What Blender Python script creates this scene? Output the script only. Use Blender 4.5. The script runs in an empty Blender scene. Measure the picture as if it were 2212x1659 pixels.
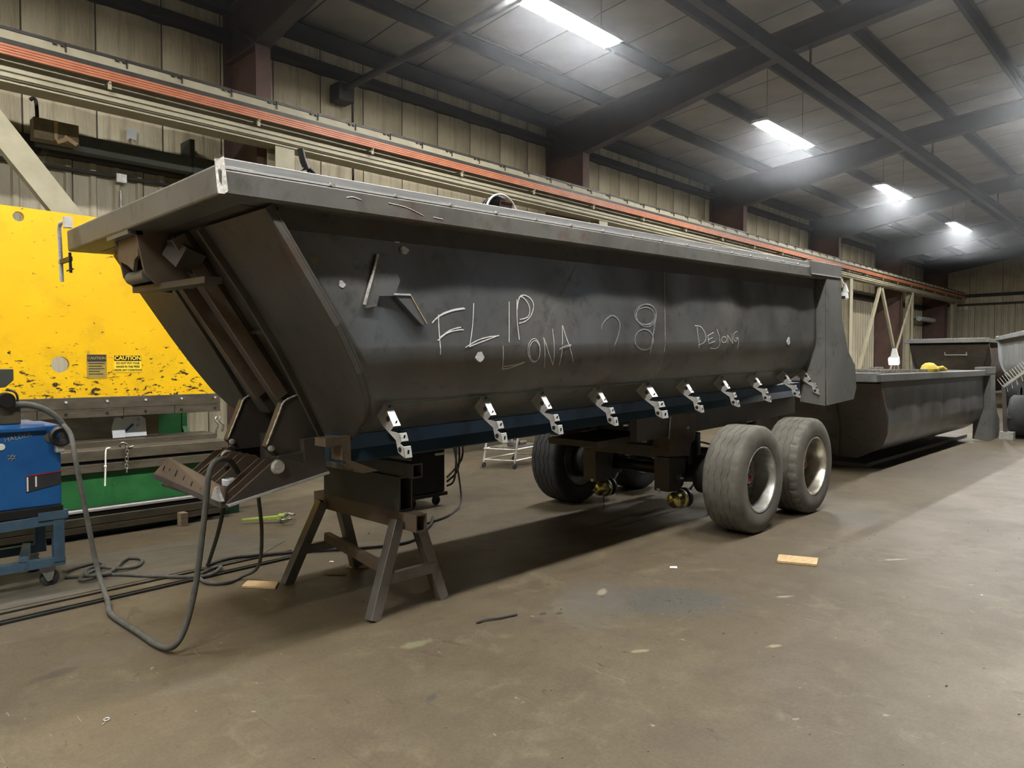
import bpy, bmesh, math, random
from mathutils import Vector, Matrix, Euler, noise as mnoise
PI = math.pi
R = math.radians
random.seed(7)
scn = bpy.context.scene
col = scn.collection

# ------------------------------------------------------------------ camera, world, exposure
cam_d = bpy.data.cameras.new('camera')
cam_d.sensor_width = 36.0
cam_d.lens = 36.0 * 1552.0 / 2212.0
cam_d.clip_start = 0.05
cam_d.clip_end = 200
cam = bpy.data.objects.new('camera', cam_d)
col.objects.link(cam)
cam.location = (0, 0, 1.65)
_y, _p = R(44.3), R(1.75)
fw = Vector((math.cos(_y)*math.cos(_p), math.sin(_y)*math.cos(_p), -math.sin(_p)))
cam.rotation_euler = fw.to_track_quat('-Z', 'Y').to_euler()
scn.camera = cam
w = bpy.data.worlds.new('world'); scn.world = w; w.use_nodes = True
w.node_tree.nodes['Background'].inputs[0].default_value = (0.55, 0.6, 0.7, 1)
w.node_tree.nodes['Background'].inputs[1].default_value = 0.0
scn.view_settings.view_transform = 'Standard'
scn.view_settings.look = 'None'
scn.view_settings.gamma = 1
scn.view_settings.use_curve_mapping = False
scn.view_settings.exposure = 0.5
scn.cycles.max_bounces = 5; scn.cycles.diffuse_bounces = 3; scn.cycles.glossy_bounces = 3; scn.cycles.transmission_bounces = 2
scn.cycles.use_adaptive_sampling = True; scn.cycles.adaptive_threshold = .1; scn.cycles.adaptive_min_samples = 24; scn.cycles.use_light_tree = False
LAMP = 165.0            # radiance of the strip lamps' diffusers
LAMP_ROWS = (6.75, 1.9)
LAMP_X = (-7.3, 0.4, 7.95, 15.4, 22.75, 30.3)
LAMP_Z = 6.55
LAMP_X_NEAR = tuple(sorted(LAMP_X + tuple(x + 3.75 for x in LAMP_X if not 7 < x < 9)))[1:11]   # unseen aisle row; in-between lamps added to brighten the near floor

# ------------------------------------------------------------------ materials
def srgb(r, g, b):
    f = lambda c: (c/255/12.92) if c/255 <= 0.04045 else ((c/255+0.055)/1.055)**2.4
    return (f(r), f(g), f(b), 1)

class NT:
    def __init__(s, name):
        s.m = bpy.data.materials.new(name); s.m.use_nodes = True
        s.t = s.m.node_tree; s.n = s.t.nodes; s.l = s.t.links
        s.b = s.n['Principled BSDF']
        s.tc = s.n.new('ShaderNodeTexCoord')
    def mapping(s, scale=(1, 1, 1), loc=(0, 0, 0), rot=(0, 0, 0)):
        m = s.n.new('ShaderNodeMapping'); s.l.new(s.tc.outputs['Object'], m.inputs[0])
        m.inputs['Location'].default_value = loc; m.inputs['Scale'].default_value = scale; m.inputs['Rotation'].default_value = rot
        return m.outputs[0]
    def noise(s, scale, detail=4, rough=.55, vec=None, dist=0):
        n = s.n.new('ShaderNodeTexNoise'); n.inputs['Scale'].default_value = scale
        n.inputs['Detail'].default_value = detail; n.inputs['Roughness'].default_value = rough; n.inputs['Distortion'].default_value = dist
        s.l.new(vec or s.tc.outputs['Object'], n.inputs['Vector']); return n.outputs[0]
    def ramp(s, fac, stops):
        r = s.n.new('ShaderNodeValToRGB'); e = r.color_ramp.elements
        while len(e) < len(stops): e.new(0.5)
        for k, (p, c) in enumerate(stops):
            e[k].position = p; e[k].color = c if len(c) == 4 else (*c, 1)
        s.l.new(fac, r.inputs[0]); return r.outputs[0]
    def step(s, fac, a, b):
        return s.ramp(fac, [(a, (0, 0, 0, 1)), (b, (1, 1, 1, 1))])
    def mix(s, fac, a, b, mode='MIX'):
        m = s.n.new('ShaderNodeMix'); m.data_type = 'RGBA'; m.blend_type = mode
        for v, i in ((fac, 0), (a, 6), (b, 7)):
            if hasattr(v, 'is_linked'): s.l.new(v, m.inputs[i])
            else: m.inputs[i].default_value = v
        return m.outputs[2]
    def math(s, op, a, b=0):
        m = s.n.new('ShaderNodeMath'); m.operation = op
        for v, i in ((a, 0), (b, 1)):
            if hasattr(v, 'is_linked'): s.l.new(v, m.inputs[i])
            else: m.inputs[i].default_value = v
        return m.outputs[0]
    def bump(s, h, strength=.3, dist=.01):
        b = s.n.new('ShaderNodeBump'); b.inputs['Strength'].default_value = strength; b.inputs['Distance'].default_value = dist
        s.l.new(h, b.inputs['Height']); s.l.new(b.outputs[0], s.b.inputs['Normal'])
    def set(s, color=None, rough=None, metal=None):
        for v, k in ((color, 'Base Color'), (rough, 'Roughness'), (metal, 'Metallic')):
            if v is None: continue
            if hasattr(v, 'is_linked'): s.l.new(v, s.b.inputs[k])
            else: s.b.inputs[k].default_value = v
        return s.m

def mat(name, c1, c2=None, scale=6, rough=.6, metal=0, bump=0, stretch=(1, 1, 1), spots=None, rvar=.1):
    t = NT(name); v = t.mapping(stretch)
    c2 = c2 or tuple(min(1, x*1.35) for x in c1[:3]) + (1,)
    f = t.noise(scale, 5, .6, v)
    c = t.ramp(f, [(.3, c1), (.7, c2)])
    if spots:
        sc, thr, colr = spots
        c = t.mix(t.step(t.noise(sc, 4, .65, v, .4), thr, thr+.06), c, colr)
    if bump: t.bump(t.noise(scale*4, 4, .6, v), bump, .01)
    r = t.math('ADD', t.math('MULTIPLY', t.noise(scale*1.7, 3, .5, v), rvar*2), rough-rvar)
    return t.set(c, r, metal)

def steel_scale(name, c1, c2, tint, rust=.62, rough=.4, metal=.45):
    """raw hot-rolled plate: mill scale mottling, bluish patches, rust, fine scratches"""
    t = NT(name)
    a = t.noise(1.3, 6, .62, None, .6); b = t.noise(7, 5, .65)
    c = t.ramp(a, [(.3, c1), (.68, c2)])
    c = t.mix(t.math('MULTIPLY', t.step(t.noise(.8, 4, .6, t.mapping((1, 1, 1.6), (3, 1, 2))), .48, .66), .7), c, tint)
    c = t.mix(t.math('MULTIPLY', t.step(b, .55, .72), .5), c, tuple(x*.42 for x in c1[:3])+(1,))
    ru = t.step(t.noise(2.6, 7, .72, t.mapping((1, 1, 1), (9, 4, 1))), rust, rust+.1)
    c = t.mix(t.math('MULTIPLY', ru, .6), c, srgb(96, 66, 48))
    sc = t.step(t.noise(40, 3, .6, t.mapping((.12, 1, 3.2), (1, 2, 3), (0, .5, 0))), .70, .73)
    c = t.mix(t.math('MULTIPLY', sc, .25), c, srgb(120, 124, 128))
    r = t.math('ADD', t.math('MULTIPLY', a, .3), rough-.15)
    t.bump(b, .08, .01)
    return t.set(c, r, metal)

M = {}
M['plate'] = steel_scale('mill_scale_plate', srgb(86, 85, 83), srgb(122, 121, 118), srgb(98, 104, 109), .62, .36, .45)
M['plate_front'] = steel_scale('mill_scale_front', srgb(70, 66, 60), srgb(96, 91, 83), srgb(78, 77, 75), .6, .5, .35)
M['rail'] = steel_scale('mill_scale_rail', srgb(86, 84, 79), srgb(116, 114, 107), srgb(98, 99, 98), .58, .5, .3)
M['pillar'] = steel_scale('mill_scale_pillar', srgb(88, 89, 86), srgb(118, 118, 113), srgb(104, 109, 110), .66, .5, .3)
M['blue_steel'] = steel_scale('blued_steel_beam', srgb(44, 58, 70), srgb(58, 80, 98), srgb(38, 70, 98), .75, .36, .45)
M['frame'] = steel_scale('dark_frame_steel', srgb(66, 61, 56), srgb(92, 86, 79), srgb(76, 74, 71), .58, .5, .25)
M['rusty'] = steel_scale('rusty_brown_steel', srgb(92, 80, 68), srgb(120, 106, 90), srgb(104, 84, 70), .55, .6, .15)
M['weld'] = mat('bright_weld', srgb(160, 158, 150), srgb(222, 220, 214), 60, .35, .4, .4)
M['bare'] = mat('ground_bare_steel', srgb(176, 176, 174), srgb(214, 213, 210), 20, .4, .25, stretch=(1, 1, 4))
M['tarp_bar'] = mat('brushed_tarp_bar', srgb(128, 130, 131), srgb(158, 159, 158), 12, .42, .25, stretch=(.2, 4, 4))
M['galv'] = mat('zinc_plated_sheet', srgb(168, 168, 164), srgb(214, 212, 206), 14, .38, .45)
M['gold'] = mat('yellow_zinc', srgb(176, 160, 84), srgb(206, 196, 140), 12, .25, .9)
M['black'] = mat('black_paint', srgb(18, 18, 19), srgb(30, 30, 31), 6, .45)
M['chalk'] = mat('chalk', srgb(206, 208, 206), srgb(236, 236, 232), 90, .9)
M['chalk_faint'] = mat('rubbed_chalk', srgb(112, 117, 121), srgb(150, 154, 157), 50, .9)
M['chalk_ghost'] = mat('ghost_chalk', srgb(122, 127, 131), srgb(146, 150, 153), 50, .9)
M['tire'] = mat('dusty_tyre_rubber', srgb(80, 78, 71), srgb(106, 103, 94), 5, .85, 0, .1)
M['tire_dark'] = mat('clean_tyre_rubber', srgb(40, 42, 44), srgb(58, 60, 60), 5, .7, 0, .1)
M['tread_mark'] = mat('tread_groove', srgb(120, 116, 106), srgb(146, 142, 130), 20, .85)
M['rim'] = mat('dull_steel_rim', srgb(120, 120, 116), srgb(178, 178, 172), 7, .32, .6, spots=(9, .66, srgb(160, 120, 70)))
M['rim_bright'] = mat('polished_rim', srgb(176, 172, 160), srgb(216, 212, 200), 7, .22, .8)
M['red'] = mat('red_plastic', srgb(150, 22, 34), srgb(178, 36, 46), 8, .35)
M['string'] = mat('green_string', srgb(86, 128, 104), srgb(120, 156, 132), 20, .8)
M['wood'] = mat('pale_plank_wood', srgb(168, 138, 98), srgb(204, 178, 134), 8, .75, 0, .15, stretch=(1, 9, 9))
M['wood_old'] = mat('weathered_wood', srgb(96, 84, 66), srgb(130, 114, 90), 8, .85, 0, .2, stretch=(1, 8, 8))
M['stand'] = steel_scale('stand_leg_steel', srgb(92, 88, 82), srgb(124, 119, 111), srgb(106, 106, 105), .64, .36, .4)
M['tube_dark'] = steel_scale('dark_box_tube', srgb(64, 61, 57), srgb(90, 87, 82), srgb(72, 73, 73), .64, .5, .25)
M['hose'] = mat('black_grey_hose', srgb(62, 62, 58), srgb(84, 83, 76), 18, .75)
M['cable'] = mat('black_cable', srgb(26, 26, 26), srgb(42, 42, 40), 18, .6)
M['blue'] = mat('blue_enamel', srgb(18, 74, 132), srgb(30, 92, 152), 4, .38, 0, 0, spots=(5, .68, srgb(70, 100, 128)))
M['cart'] = mat('blue_grey_cart_paint', srgb(50, 74, 94), srgb(78, 102, 120), 6, .5, .1, spots=(8, .66, srgb(66, 62, 56)))
M['decal_dark'] = mat('dark_decal', srgb(34, 36, 40), srgb(52, 54, 58), 12, .5)
M['white'] = mat('white_plastic', srgb(206, 206, 200), srgb(226, 226, 220), 12, .5)
M['lime'] = mat('lime_green_lever', srgb(128, 152, 58), srgb(160, 184, 84), 10, .5)
M['chain'] = mat('chain_steel', srgb(120, 116, 108), srgb(176, 172, 162), 30, .35, .8)
M['press_steel'] = mat('oiled_press_steel', srgb(72, 66, 55), srgb(98, 91, 76), 5, .45, .3, .05, stretch=(1, 3, 3), spots=(6, .64, srgb(66, 54, 40)))
M['dark_hole'] = mat('dark_void', srgb(20, 19, 18), srgb(28, 27, 25), 5, .9)
M['paper'] = mat('white_sheet', srgb(190, 196, 200), srgb(214, 218, 220), 6, .8)
M['cream'] = mat('cream_steel_paint', srgb(150, 144, 122), srgb(172, 166, 142), 3, .6, 0, 0, spots=(4, .7, srgb(120, 112, 92)))
M['oxide'] = mat('red_oxide_steel', srgb(84, 64, 58), srgb(106, 82, 74), 2, .7)
M['rafter'] = mat('haze_greyed_oxide', srgb(62, 54, 52), srgb(76, 67, 64), 2, .7)  # same oxide paint, its greying by haze put into the colour
M['purlin'] = mat('dark_purlin_steel', srgb(56, 53, 51), srgb(72, 69, 66), 2, .7)
M['girt_green'] = mat('grey_green_beam', srgb(64, 68, 62), srgb(82, 86, 78), 3, .6)
M['orange'] = mat('orange_conductor_bar', srgb(174, 102, 70), srgb(194, 124, 90), 5, .5)
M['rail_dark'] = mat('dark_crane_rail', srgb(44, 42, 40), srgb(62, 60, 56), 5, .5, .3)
M['cardboard'] = mat('dusty_cardboard', srgb(104, 94, 74), srgb(126, 114, 90), 8, .85)
M['glare_grey'] = mat('glare_paled_hopper', srgb(140, 146, 150), srgb(170, 175, 178), 2, .5, .2)  # glare put into the colour; likely the same plate as the tubs
M['glove'] = mat('yellow_leather', srgb(196, 172, 60), srgb(226, 204, 96), 14, .8)
M['shade'] = mat('helmet_shell', srgb(30, 30, 34), srgb(52, 50, 54), 8, .25)
M['visor'] = mat('visor_tint', srgb(60, 44, 40), srgb(96, 66, 52), 6, .12)
M['floor_plate'] = mat('floor_sheet_steel', srgb(78, 74, 66), srgb(96, 91, 81), 3, .5, .1, stretch=(1, 3, 1))
M['decal_yellow'] = mat('yellow_sticker', srgb(240, 206, 40), srgb(248, 216, 60), 10, .5)
M['old_decal'] = mat('faded_sticker', srgb(140, 120, 50), srgb(160, 138, 60), 10, .6)

def mat_yellow():
    t = NT('chipped_yellow_paint')
    v = t.mapping((1, 1, 1.0))
    c = t.ramp(t.noise(2.2, 5, .6, v), [(.3, srgb(226, 176, 2)), (.7, srgb(234, 188, 6))])
    sep = t.n.new('ShaderNodeSeparateXYZ'); t.l.new(t.tc.outputs['Object'], sep.inputs[0])
    mr = t.n.new('ShaderNodeMapRange'); t.l.new(sep.outputs[2], mr.inputs[0])
    mr.inputs[1].default_value = 1.28; mr.inputs[2].default_value = 2.05; mr.inputs[3].default_value = .115; mr.inputs[4].default_value = 0
    nz = t.noise(17, 5, .7, t.mapping((.75, 1, 1.7)), .5)
    chips = t.step(t.math('ADD', nz, mr.outputs[0]), .665, .68)
    grime = t.math('MULTIPLY', t.step(t.math('ADD', t.noise(3.2, 5, .6), t.math('MULTIPLY', mr.outputs[0], 1.2)), .55, .8), .38)
    c = t.mix(grime, c, srgb(170, 134, 30))
    c = t.mix(chips, c, srgb(44, 38, 30))
    t.bump(t.noise(9, 3), .05, .01)
    return t.set(c, .42, 0)
M['yellow'] = mat_yellow()
def mat_green():
    t = NT('worn_green_paint')
    c = t.ramp(t.noise(3, 5, .6), [(.3, srgb(28, 84, 42)), (.7, srgb(44, 112, 58))])
    c = t.mix(t.step(t.noise(13, 5, .7, t.mapping((1, 1, 1.6))), .70, .73), c, srgb(40, 46, 36))
    c = t.mix(t.math('MULTIPLY', t.step(t.noise(30, 3, .6), .72, .75), .6), c, srgb(150, 160, 130))
    return t.set(c, .42, 0)
M['green'] = mat_green()
M['green_dark'] = mat('dark_green_paint', srgb(20, 52, 34), srgb(28, 66, 42), 3, .55)

def mat_insulation(name, a, b, streak):
    t = NT(name)
    c = t.ramp(t.noise(1.2, 5, .6), [(.3, a), (.7, b)])
    v = t.mapping((9, 9, .5))
    c = t.mix(t.math('MULTIPLY', t.step(t.noise(1.6, 5, .65, v), .5, .72), .55), c, streak)
    t.bump(t.noise(1.4, 5, .6, t.mapping((7, 7, .8))), .55, .05)
    return t.set(c, .42, 0)
M['insul'] = mat_insulation('vinyl_insulation', srgb(198, 187, 156), srgb(230, 219, 188), srgb(128, 116, 90))
M['insul_roof'] = mat('roof_insulation', srgb(150, 147, 140), srgb(176, 172, 164), 1.5, .5, 0, .25)
M['liner'] = mat_insulation('ribbed_liner_sheet', srgb(178, 170, 146), srgb(198, 190, 166), srgb(136, 126, 104))
M['backing'] = mat('dark_seam_backing', srgb(74, 68, 60), srgb(88, 82, 72), 2, .8)

def mat_floor():
    t = NT('stained_concrete')
    big = t.noise(.35, 6, .6, None, .4); mid = t.noise(1.7, 7, .65, None, .3); fine = t.noise(24, 5, .7)
    c = t.ramp(big, [(.3, srgb(80, 70, 53)), (.55, srgb(92, 82, 63)), (.75, srgb(104, 94, 74))])
    c = t.mix(t.math('MULTIPLY', t.step(mid, .46, .62), .5), c, srgb(77, 67, 52))
    c = t.mix(t.math('MULTIPLY', t.step(t.noise(1.1, 6, .65, t.mapping((1, 1, 1), (7, 3, 0))), .54, .7), .45), c, srgb(96, 91, 78))
    c = t.mix(t.math('MULTIPLY', t.step(fine, .35, .8), .35), c, srgb(68, 59, 46))
    # dark oily flecks, pale scratches, white specks
    fl = t.step(t.noise(5.5, 4, .6, t.mapping((1, .55, 1), (2, 5, 1), (0, 0, .9)), .8), .66, .70)
    c = t.mix(t.math('MULTIPLY', fl, .6), c, srgb(62, 54, 45))
    m2 = t.noise(4.2, 6, .72, t.mapping((1, 1, 1), (3, 8, 0)), .5)
    c = t.mix(t.math('MULTIPLY', t.step(m2, .44, .66), .45), c, srgb(70, 60, 46))
    c = t.mix(t.math('MULTIPLY', t.step(t.noise(3.1, 6, .7, t.mapping((1, 1, 1), (1, 9, 4)), .4), .56, .74), .5), c, srgb(116, 107, 86))
    gr = t.ramp(t.noise(55, 4, .75), [(.3, (.78, .78, .78, 1)), (.7, (1.16, 1.16, 1.16, 1))])
    c = t.mix(1.0, c, gr, 'MULTIPLY')
    f2 = t.step(t.noise(13, 4, .6, t.mapping((1, .6, 1), (6, 1, 2), (0, 0, .5)), .8), .67, .71)
    c = t.mix(t.math('MULTIPLY', f2, .55), c, srgb(50, 43, 35))
    f3 = t.step(t.noise(17, 3, .6, t.mapping((1, .7, 1), (1, 7, 2)), .5), .705, .74)
    c = t.mix(t.math('MULTIPLY', f3, .5), c, srgb(158, 150, 128))
    mk1 = t.step(t.noise(.9, 3, .5, t.mapping((1, 1, 1), (5, 5, 5))), .5, .6)
    sc = t.step(t.noise(7, 2, .5, t.mapping((7, .5, 1), (1, 1, 1), (0, 0, .55)), .6), .72, .74)
    c = t.mix(t.math('MULTIPLY', t.math('MULTIPLY', sc, mk1), .4), c, srgb(160, 154, 136))
    sc2 = t.step(t.noise(5, 2, .5, t.mapping((8, .45, 1), (4, 2, 1), (0, 0, -.75)), .6), .69, .72)
    c = t.mix(t.math('MULTIPLY', sc2, .5), c, srgb(66, 56, 46))
    vo = t.n.new('ShaderNodeTexVoronoi'); vo.inputs['Scale'].default_value = 2.4; t.l.new(t.tc.outputs['Object'], vo.inputs[0])
    sp = t.math('LESS_THAN', vo.outputs['Distance'], t.math('MULTIPLY', t.step(t.noise(9, 2), .52, .6), .028))
    c = t.mix(t.math('MULTIPLY', sp, .8), c, srgb(196, 190, 172))
    # stains with a shape of their own: grinding dust, oil, chalk, paint
    nzs = t.noise(10, 5, .7)
    for (x, y, rx, ry, rot, colr, k) in (
            (4.28, 2.66, .55, .33, -.7, srgb(70, 69, 65), .8), (3.95, 3.05, .5, .3, .4, srgb(84, 80, 74), .6),
            (3.34, 3.05, .10, .07, 0, srgb(66, 58, 48), .8), (3.56, 3.04, .05, .03, 0, srgb(52, 48, 44), .8), (3.47, 3.11, .05, .03, 0, srgb(52, 48, 44), .8),
            (2.58, 3.31, .17, .06, -.2, srgb(126, 130, 100), .35), (1.02, 4.35, .12, .05, .2, srgb(60, 53, 46), .7), (1.0, 4.1, .09, .05, .5, srgb(78, 70, 60), .5),
            (1.28, 3.9, .09, .05, .3, srgb(78, 70, 60), .5), (1.45, 3.75, .08, .05, .3, srgb(80, 72, 62), .4), (1.7, 3.6, .1, .05, .1, srgb(82, 74, 62), .4),
            (1.35, 4.5, .35, .18, .4, srgb(84, 77, 66), .6), (7.9, 2.6, .6, .35, .2, srgb(78, 76, 69), .6), (7.4, 2.1, 1.1, .6, .1, srgb(96, 86, 72), .6),
            (4.106, 3.106, .10, .035, .4, srgb(168, 158, 132), .4), (4.93, 2.12, .08, .025, -.6, srgb(170, 162, 136), .45), (3.42, 2.31, .06, .025, -.5, srgb(166, 158, 130), .35),
            (4.02, 1.795, .06, .025, -.6, srgb(166, 158, 122), .45), (6.5, 1.87, .14, .03, -.6, srgb(170, 162, 140), .5), (2.22, 2.72, .06, .03, .5, srgb(60, 58, 56), .8), (11, 2.5, 2.2, .8, 0, srgb(92, 82, 66), .5)):
        mp = t.n.new('ShaderNodeMapping'); mp.vector_type = 'TEXTURE'
        t.l.new(t.tc.outputs['Object'], mp.inputs[0])
        mp.inputs['Location'].default_value = (x, y, 0); mp.inputs['Rotation'].default_value = (0, 0, rot); mp.inputs['Scale'].default_value = (rx, ry, 1)
        ln = t.n.new('ShaderNodeVectorMath'); ln.operation = 'LENGTH'; t.l.new(mp.outputs[0], ln.inputs[0])
        d = t.math('ADD', t.math('ADD', ln.outputs['Value'], t.math('MULTIPLY', t.math('SUBTRACT', mid, .5), 1.4)), t.math('MULTIPLY', t.math('SUBTRACT', nzs, .5), 2.2))
        mk = t.ramp(d, [(.55, (1, 1, 1, 1)), (1.0, (0, 0, 0, 1))])
        c = t.mix(t.math('MULTIPLY', mk, k), c, colr)
    t.bump(t.math('ADD', fine, t.math('MULTIPLY', mid, .6)), .12, .01)
    r = t.math('ADD', t.math('MULTIPLY', mid, .3), .42)
    return t.set(c, r, 0)
M['floor'] = mat_floor()

def emit(name, c, s):
    m = bpy.data.materials.new(name); m.use_nodes = True; n = m.node_tree.nodes
    b = n['Principled BSDF']; b.inputs['Base Color'].default_value = (.8, .8, .8, 1)
    b.inputs['Emission Color'].default_value = c; b.inputs['Emission Strength'].default_value = s
    m.cycles.emission_sampling = 'FRONT'
    return m
M['lamp'] = emit('lamp_diffuser', (1.0, 0.975, 0.93, 1), LAMP)
M['work_lamp'] = emit('work_lamp_glow', (1.0, 0.97, 0.9, 1), 160)
M['lamp_body'] = mat('white_lamp_housing', srgb(190, 192, 192), srgb(206, 208, 208), 5, .5)

# ------------------------------------------------------------------ mesh helpers
def V(*a): return Vector(a[0]) if len(a) == 1 else Vector(a)

class MB:
    def __init__(s): s.v = []; s.f = []
    def add(s, vs, fs):
        o = len(s.v); s.v += [tuple(x) for x in vs]; s.f += [tuple(i+o for i in f) for f in fs]; return s
    def box(s, x0, x1, y0, y1, z0, z1):
        vs = [(x, y, z) for x in (x0, x1) for y in (y0, y1) for z in (z0, z1)]
        return s.add(vs, [(0, 1, 3, 2), (4, 6, 7, 5), (0, 4, 5, 1), (2, 3, 7, 6), (0, 2, 6, 4), (1, 5, 7, 3)])
    def obox(s, c, size, rot=(0, 0, 0)):
        m = Euler(rot).to_matrix(); c = V(c)
        vs = [c + m @ Vector((x*size[0]/2, y*size[1]/2, z*size[2]/2)) for x in (-1, 1) for y in (-1, 1) for z in (-1, 1)]
        return s.add(vs, [(0, 1, 3, 2), (4, 6, 7, 5), (0, 4, 5, 1), (2, 3, 7, 6), (0, 2, 6, 4), (1, 5, 7, 3)])
    def _fr(s, d, up=(0, 0, 1)):
        d = d.normalized(); u = V(up)
        if abs(d.dot(u)) > .98: u = Vector((1, 0, 0))
        a = d.cross(u).normalized(); return a, a.cross(d).normalized()
    def bar(s, p0, p1, w, h, up=(0, 0, 1)):
        p0, p1 = V(p0), V(p1); a, b = s._fr(p1-p0, up)
        vs = [p + a*x*w/2 + b*y*h/2 for p in (p0, p1) for x, y in ((-1, -1), (1, -1), (1, 1), (-1, 1))]
        return s.add(vs, [(3, 2, 1, 0), (4, 5, 6, 7), (0, 1, 5, 4), (1, 2, 6, 5), (2, 3, 7, 6), (3, 0, 4, 7)])
    def htube(s, p0, p1, w, h, t=.008, up=(0, 0, 1)):
        p0, p1 = V(p0), V(p1); a, b = s._fr(p1-p0, up)
        r = ((-1, -1), (1, -1), (1, 1), (-1, 1))
        vs = [p + a*x*(w/2-i*t) + b*y*(h/2-i*t) for p in (p0, p1) for i in (0, 1) for x, y in r]
        fs = []
        for k in range(4):
            j = (k+1) % 4
            fs += [(k, j, 8+j, 8+k), (4+j, 4+k, 12+k, 12+j), (j, k, 4+k, 4+j), (8+k, 8+j, 12+j, 12+k)]
        return s.add(vs, fs)
    def cyl(s, p0, p1, r0, r1=None, n=16, cap=True):
        p0, p1 = V(p0), V(p1); a, b = s._fr(p1-p0); r1 = r0 if r1 is None else r1
        vs = []
        for p, r in ((p0, r0), (p1, r1)):
            vs += [p + a*math.cos(2*PI*k/n)*r + b*math.sin(2*PI*k/n)*r for k in range(n)]
        fs = [(k, (k+1) % n, n+(k+1) % n, n+k) for k in range(n)]
        if cap: fs += [tuple(range(n-1, -1, -1)), tuple(range(n, 2*n))]
        return s.add(vs, fs)
    def tube(s, path, r, n=8, closed=False):
        ps = [V(p) for p in path]; N = len(ps); vs = []
        prev = None
        for i, p in enumerate(ps):
            d = (ps[(i+1) % N] - ps[i-1]) if closed else (ps[min(i+1, N-1)] - ps[max(i-1, 0)])
            d.normalize()
            if prev is None: a, b = s._fr(d)
            else:
                a = (prev - d*prev.dot(d)).normalized(); b = d.cross(a)*-1
                b = a.cross(d)
            prev = a
            rr = r(i/(N-1)) if callable(r) else r
            vs += [p + a*math.cos(2*PI*k/n)*rr + b*math.sin(2*PI*k/n)*rr for k in range(n)]
        fs = []
        for i in range(N if closed else N-1):
            o, q = i*n, ((i+1) % N)*n
            fs += [(o+k, o+(k+1) % n, q+(k+1) % n, q+k) for k in range(n)]
        if not closed: fs += [tuple(range(n-1, -1, -1)), tuple(range((N-1)*n, N*n))]
        return s.add(vs, fs)
    def prism(s, poly, axis, a, b):
        n = len(poly)
        def P(u, v, t): return {'x': (t, u, v), 'y': (u, t, v), 'z': (u, v, t)}[axis]
        vs = [P(u, v, t) for t in (a, b) for u, v in poly]
        return s.add(vs, [tuple(range(n-1, -1, -1)), tuple(range(n, 2*n))] + [(k, (k+1) % n, n+(k+1) % n, n+k) for k in range(n)])
    def lathe(s, prof, o, ax='y', n=32, closed=False):
        o = V(o); vs = []
        for r, t in prof:
            for k in range(n):
                c, q = math.cos(2*PI*k/n)*r, math.sin(2*PI*k/n)*r
                vs.append(o + (Vector((c, t, q)) if ax == 'y' else Vector((t, c, q)) if ax == 'x' else Vector((c, q, t))))
        m = len(prof); fs = []
        for i in range(m if closed else m-1):
            j = (i+1) % m
            fs += [(i*n+k, i*n+(k+1) % n, j*n+(k+1) % n, j*n+k) for k in range(n)]
        return s.add(vs, fs)
    def link(s, c, r, l, t, rot):
        """one chain link: stadium ring"""
        m = Euler(rot).to_matrix(); c = V(c); pts = []
        for k in range(7): a = -PI/2 + PI*k/6; pts.append((l/2 + r*math.cos(a), r*math.sin(a)))
        for k in range(7): a = PI/2 + PI*k/6; pts.append((-l/2 + r*math.cos(a), r*math.sin(a)))
        return s.tube([c + m @ Vector((0, y, x)) for x, y in pts], t, 6, True)
    def build(s, name, m, parent=None, smooth=False, bevel=0, loc=None, solid=0, flip=None):
        me = bpy.data.meshes.new(name)
        off = Vector((0, 0, 0))
        p = parent
        if parent is not None and not parent.get('_loc'):
            while p is not None: off += p.location; p = p.parent
        if loc is not None: off = off + V(loc)
        me.from_pydata([tuple(Vector(v) - off) for v in s.v], [], s.f)
        if not flip: bm = bmesh.new(); bm.from_mesh(me); bmesh.ops.recalc_face_normals(bm, faces=bm.faces); bm.to_mesh(me); bm.free()
        me.materials.append(M[m] if isinstance(m, str) else m)
        if smooth:
            for q in me.polygons: q.use_smooth = True
            me.set_sharp_from_angle(angle=R(smooth if smooth is not True else 40))
        o = bpy.data.objects.new(name, me); col.objects.link(o)
        if loc is not None: o.location = loc
        if parent is not None:
            o.parent = parent
            if parent.get('_loc'): o['_loc'] = 1
        if bevel:
            b = o.modifiers.new('bevel', 'BEVEL'); b.width = bevel; b.segments = 2; b.limit_method = 'ANGLE'; b.angle_limit = R(35)
        if solid:
            q = o.modifiers.new('solid', 'SOLIDIFY'); q.thickness = solid; q.offset = 0
        return o

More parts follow.
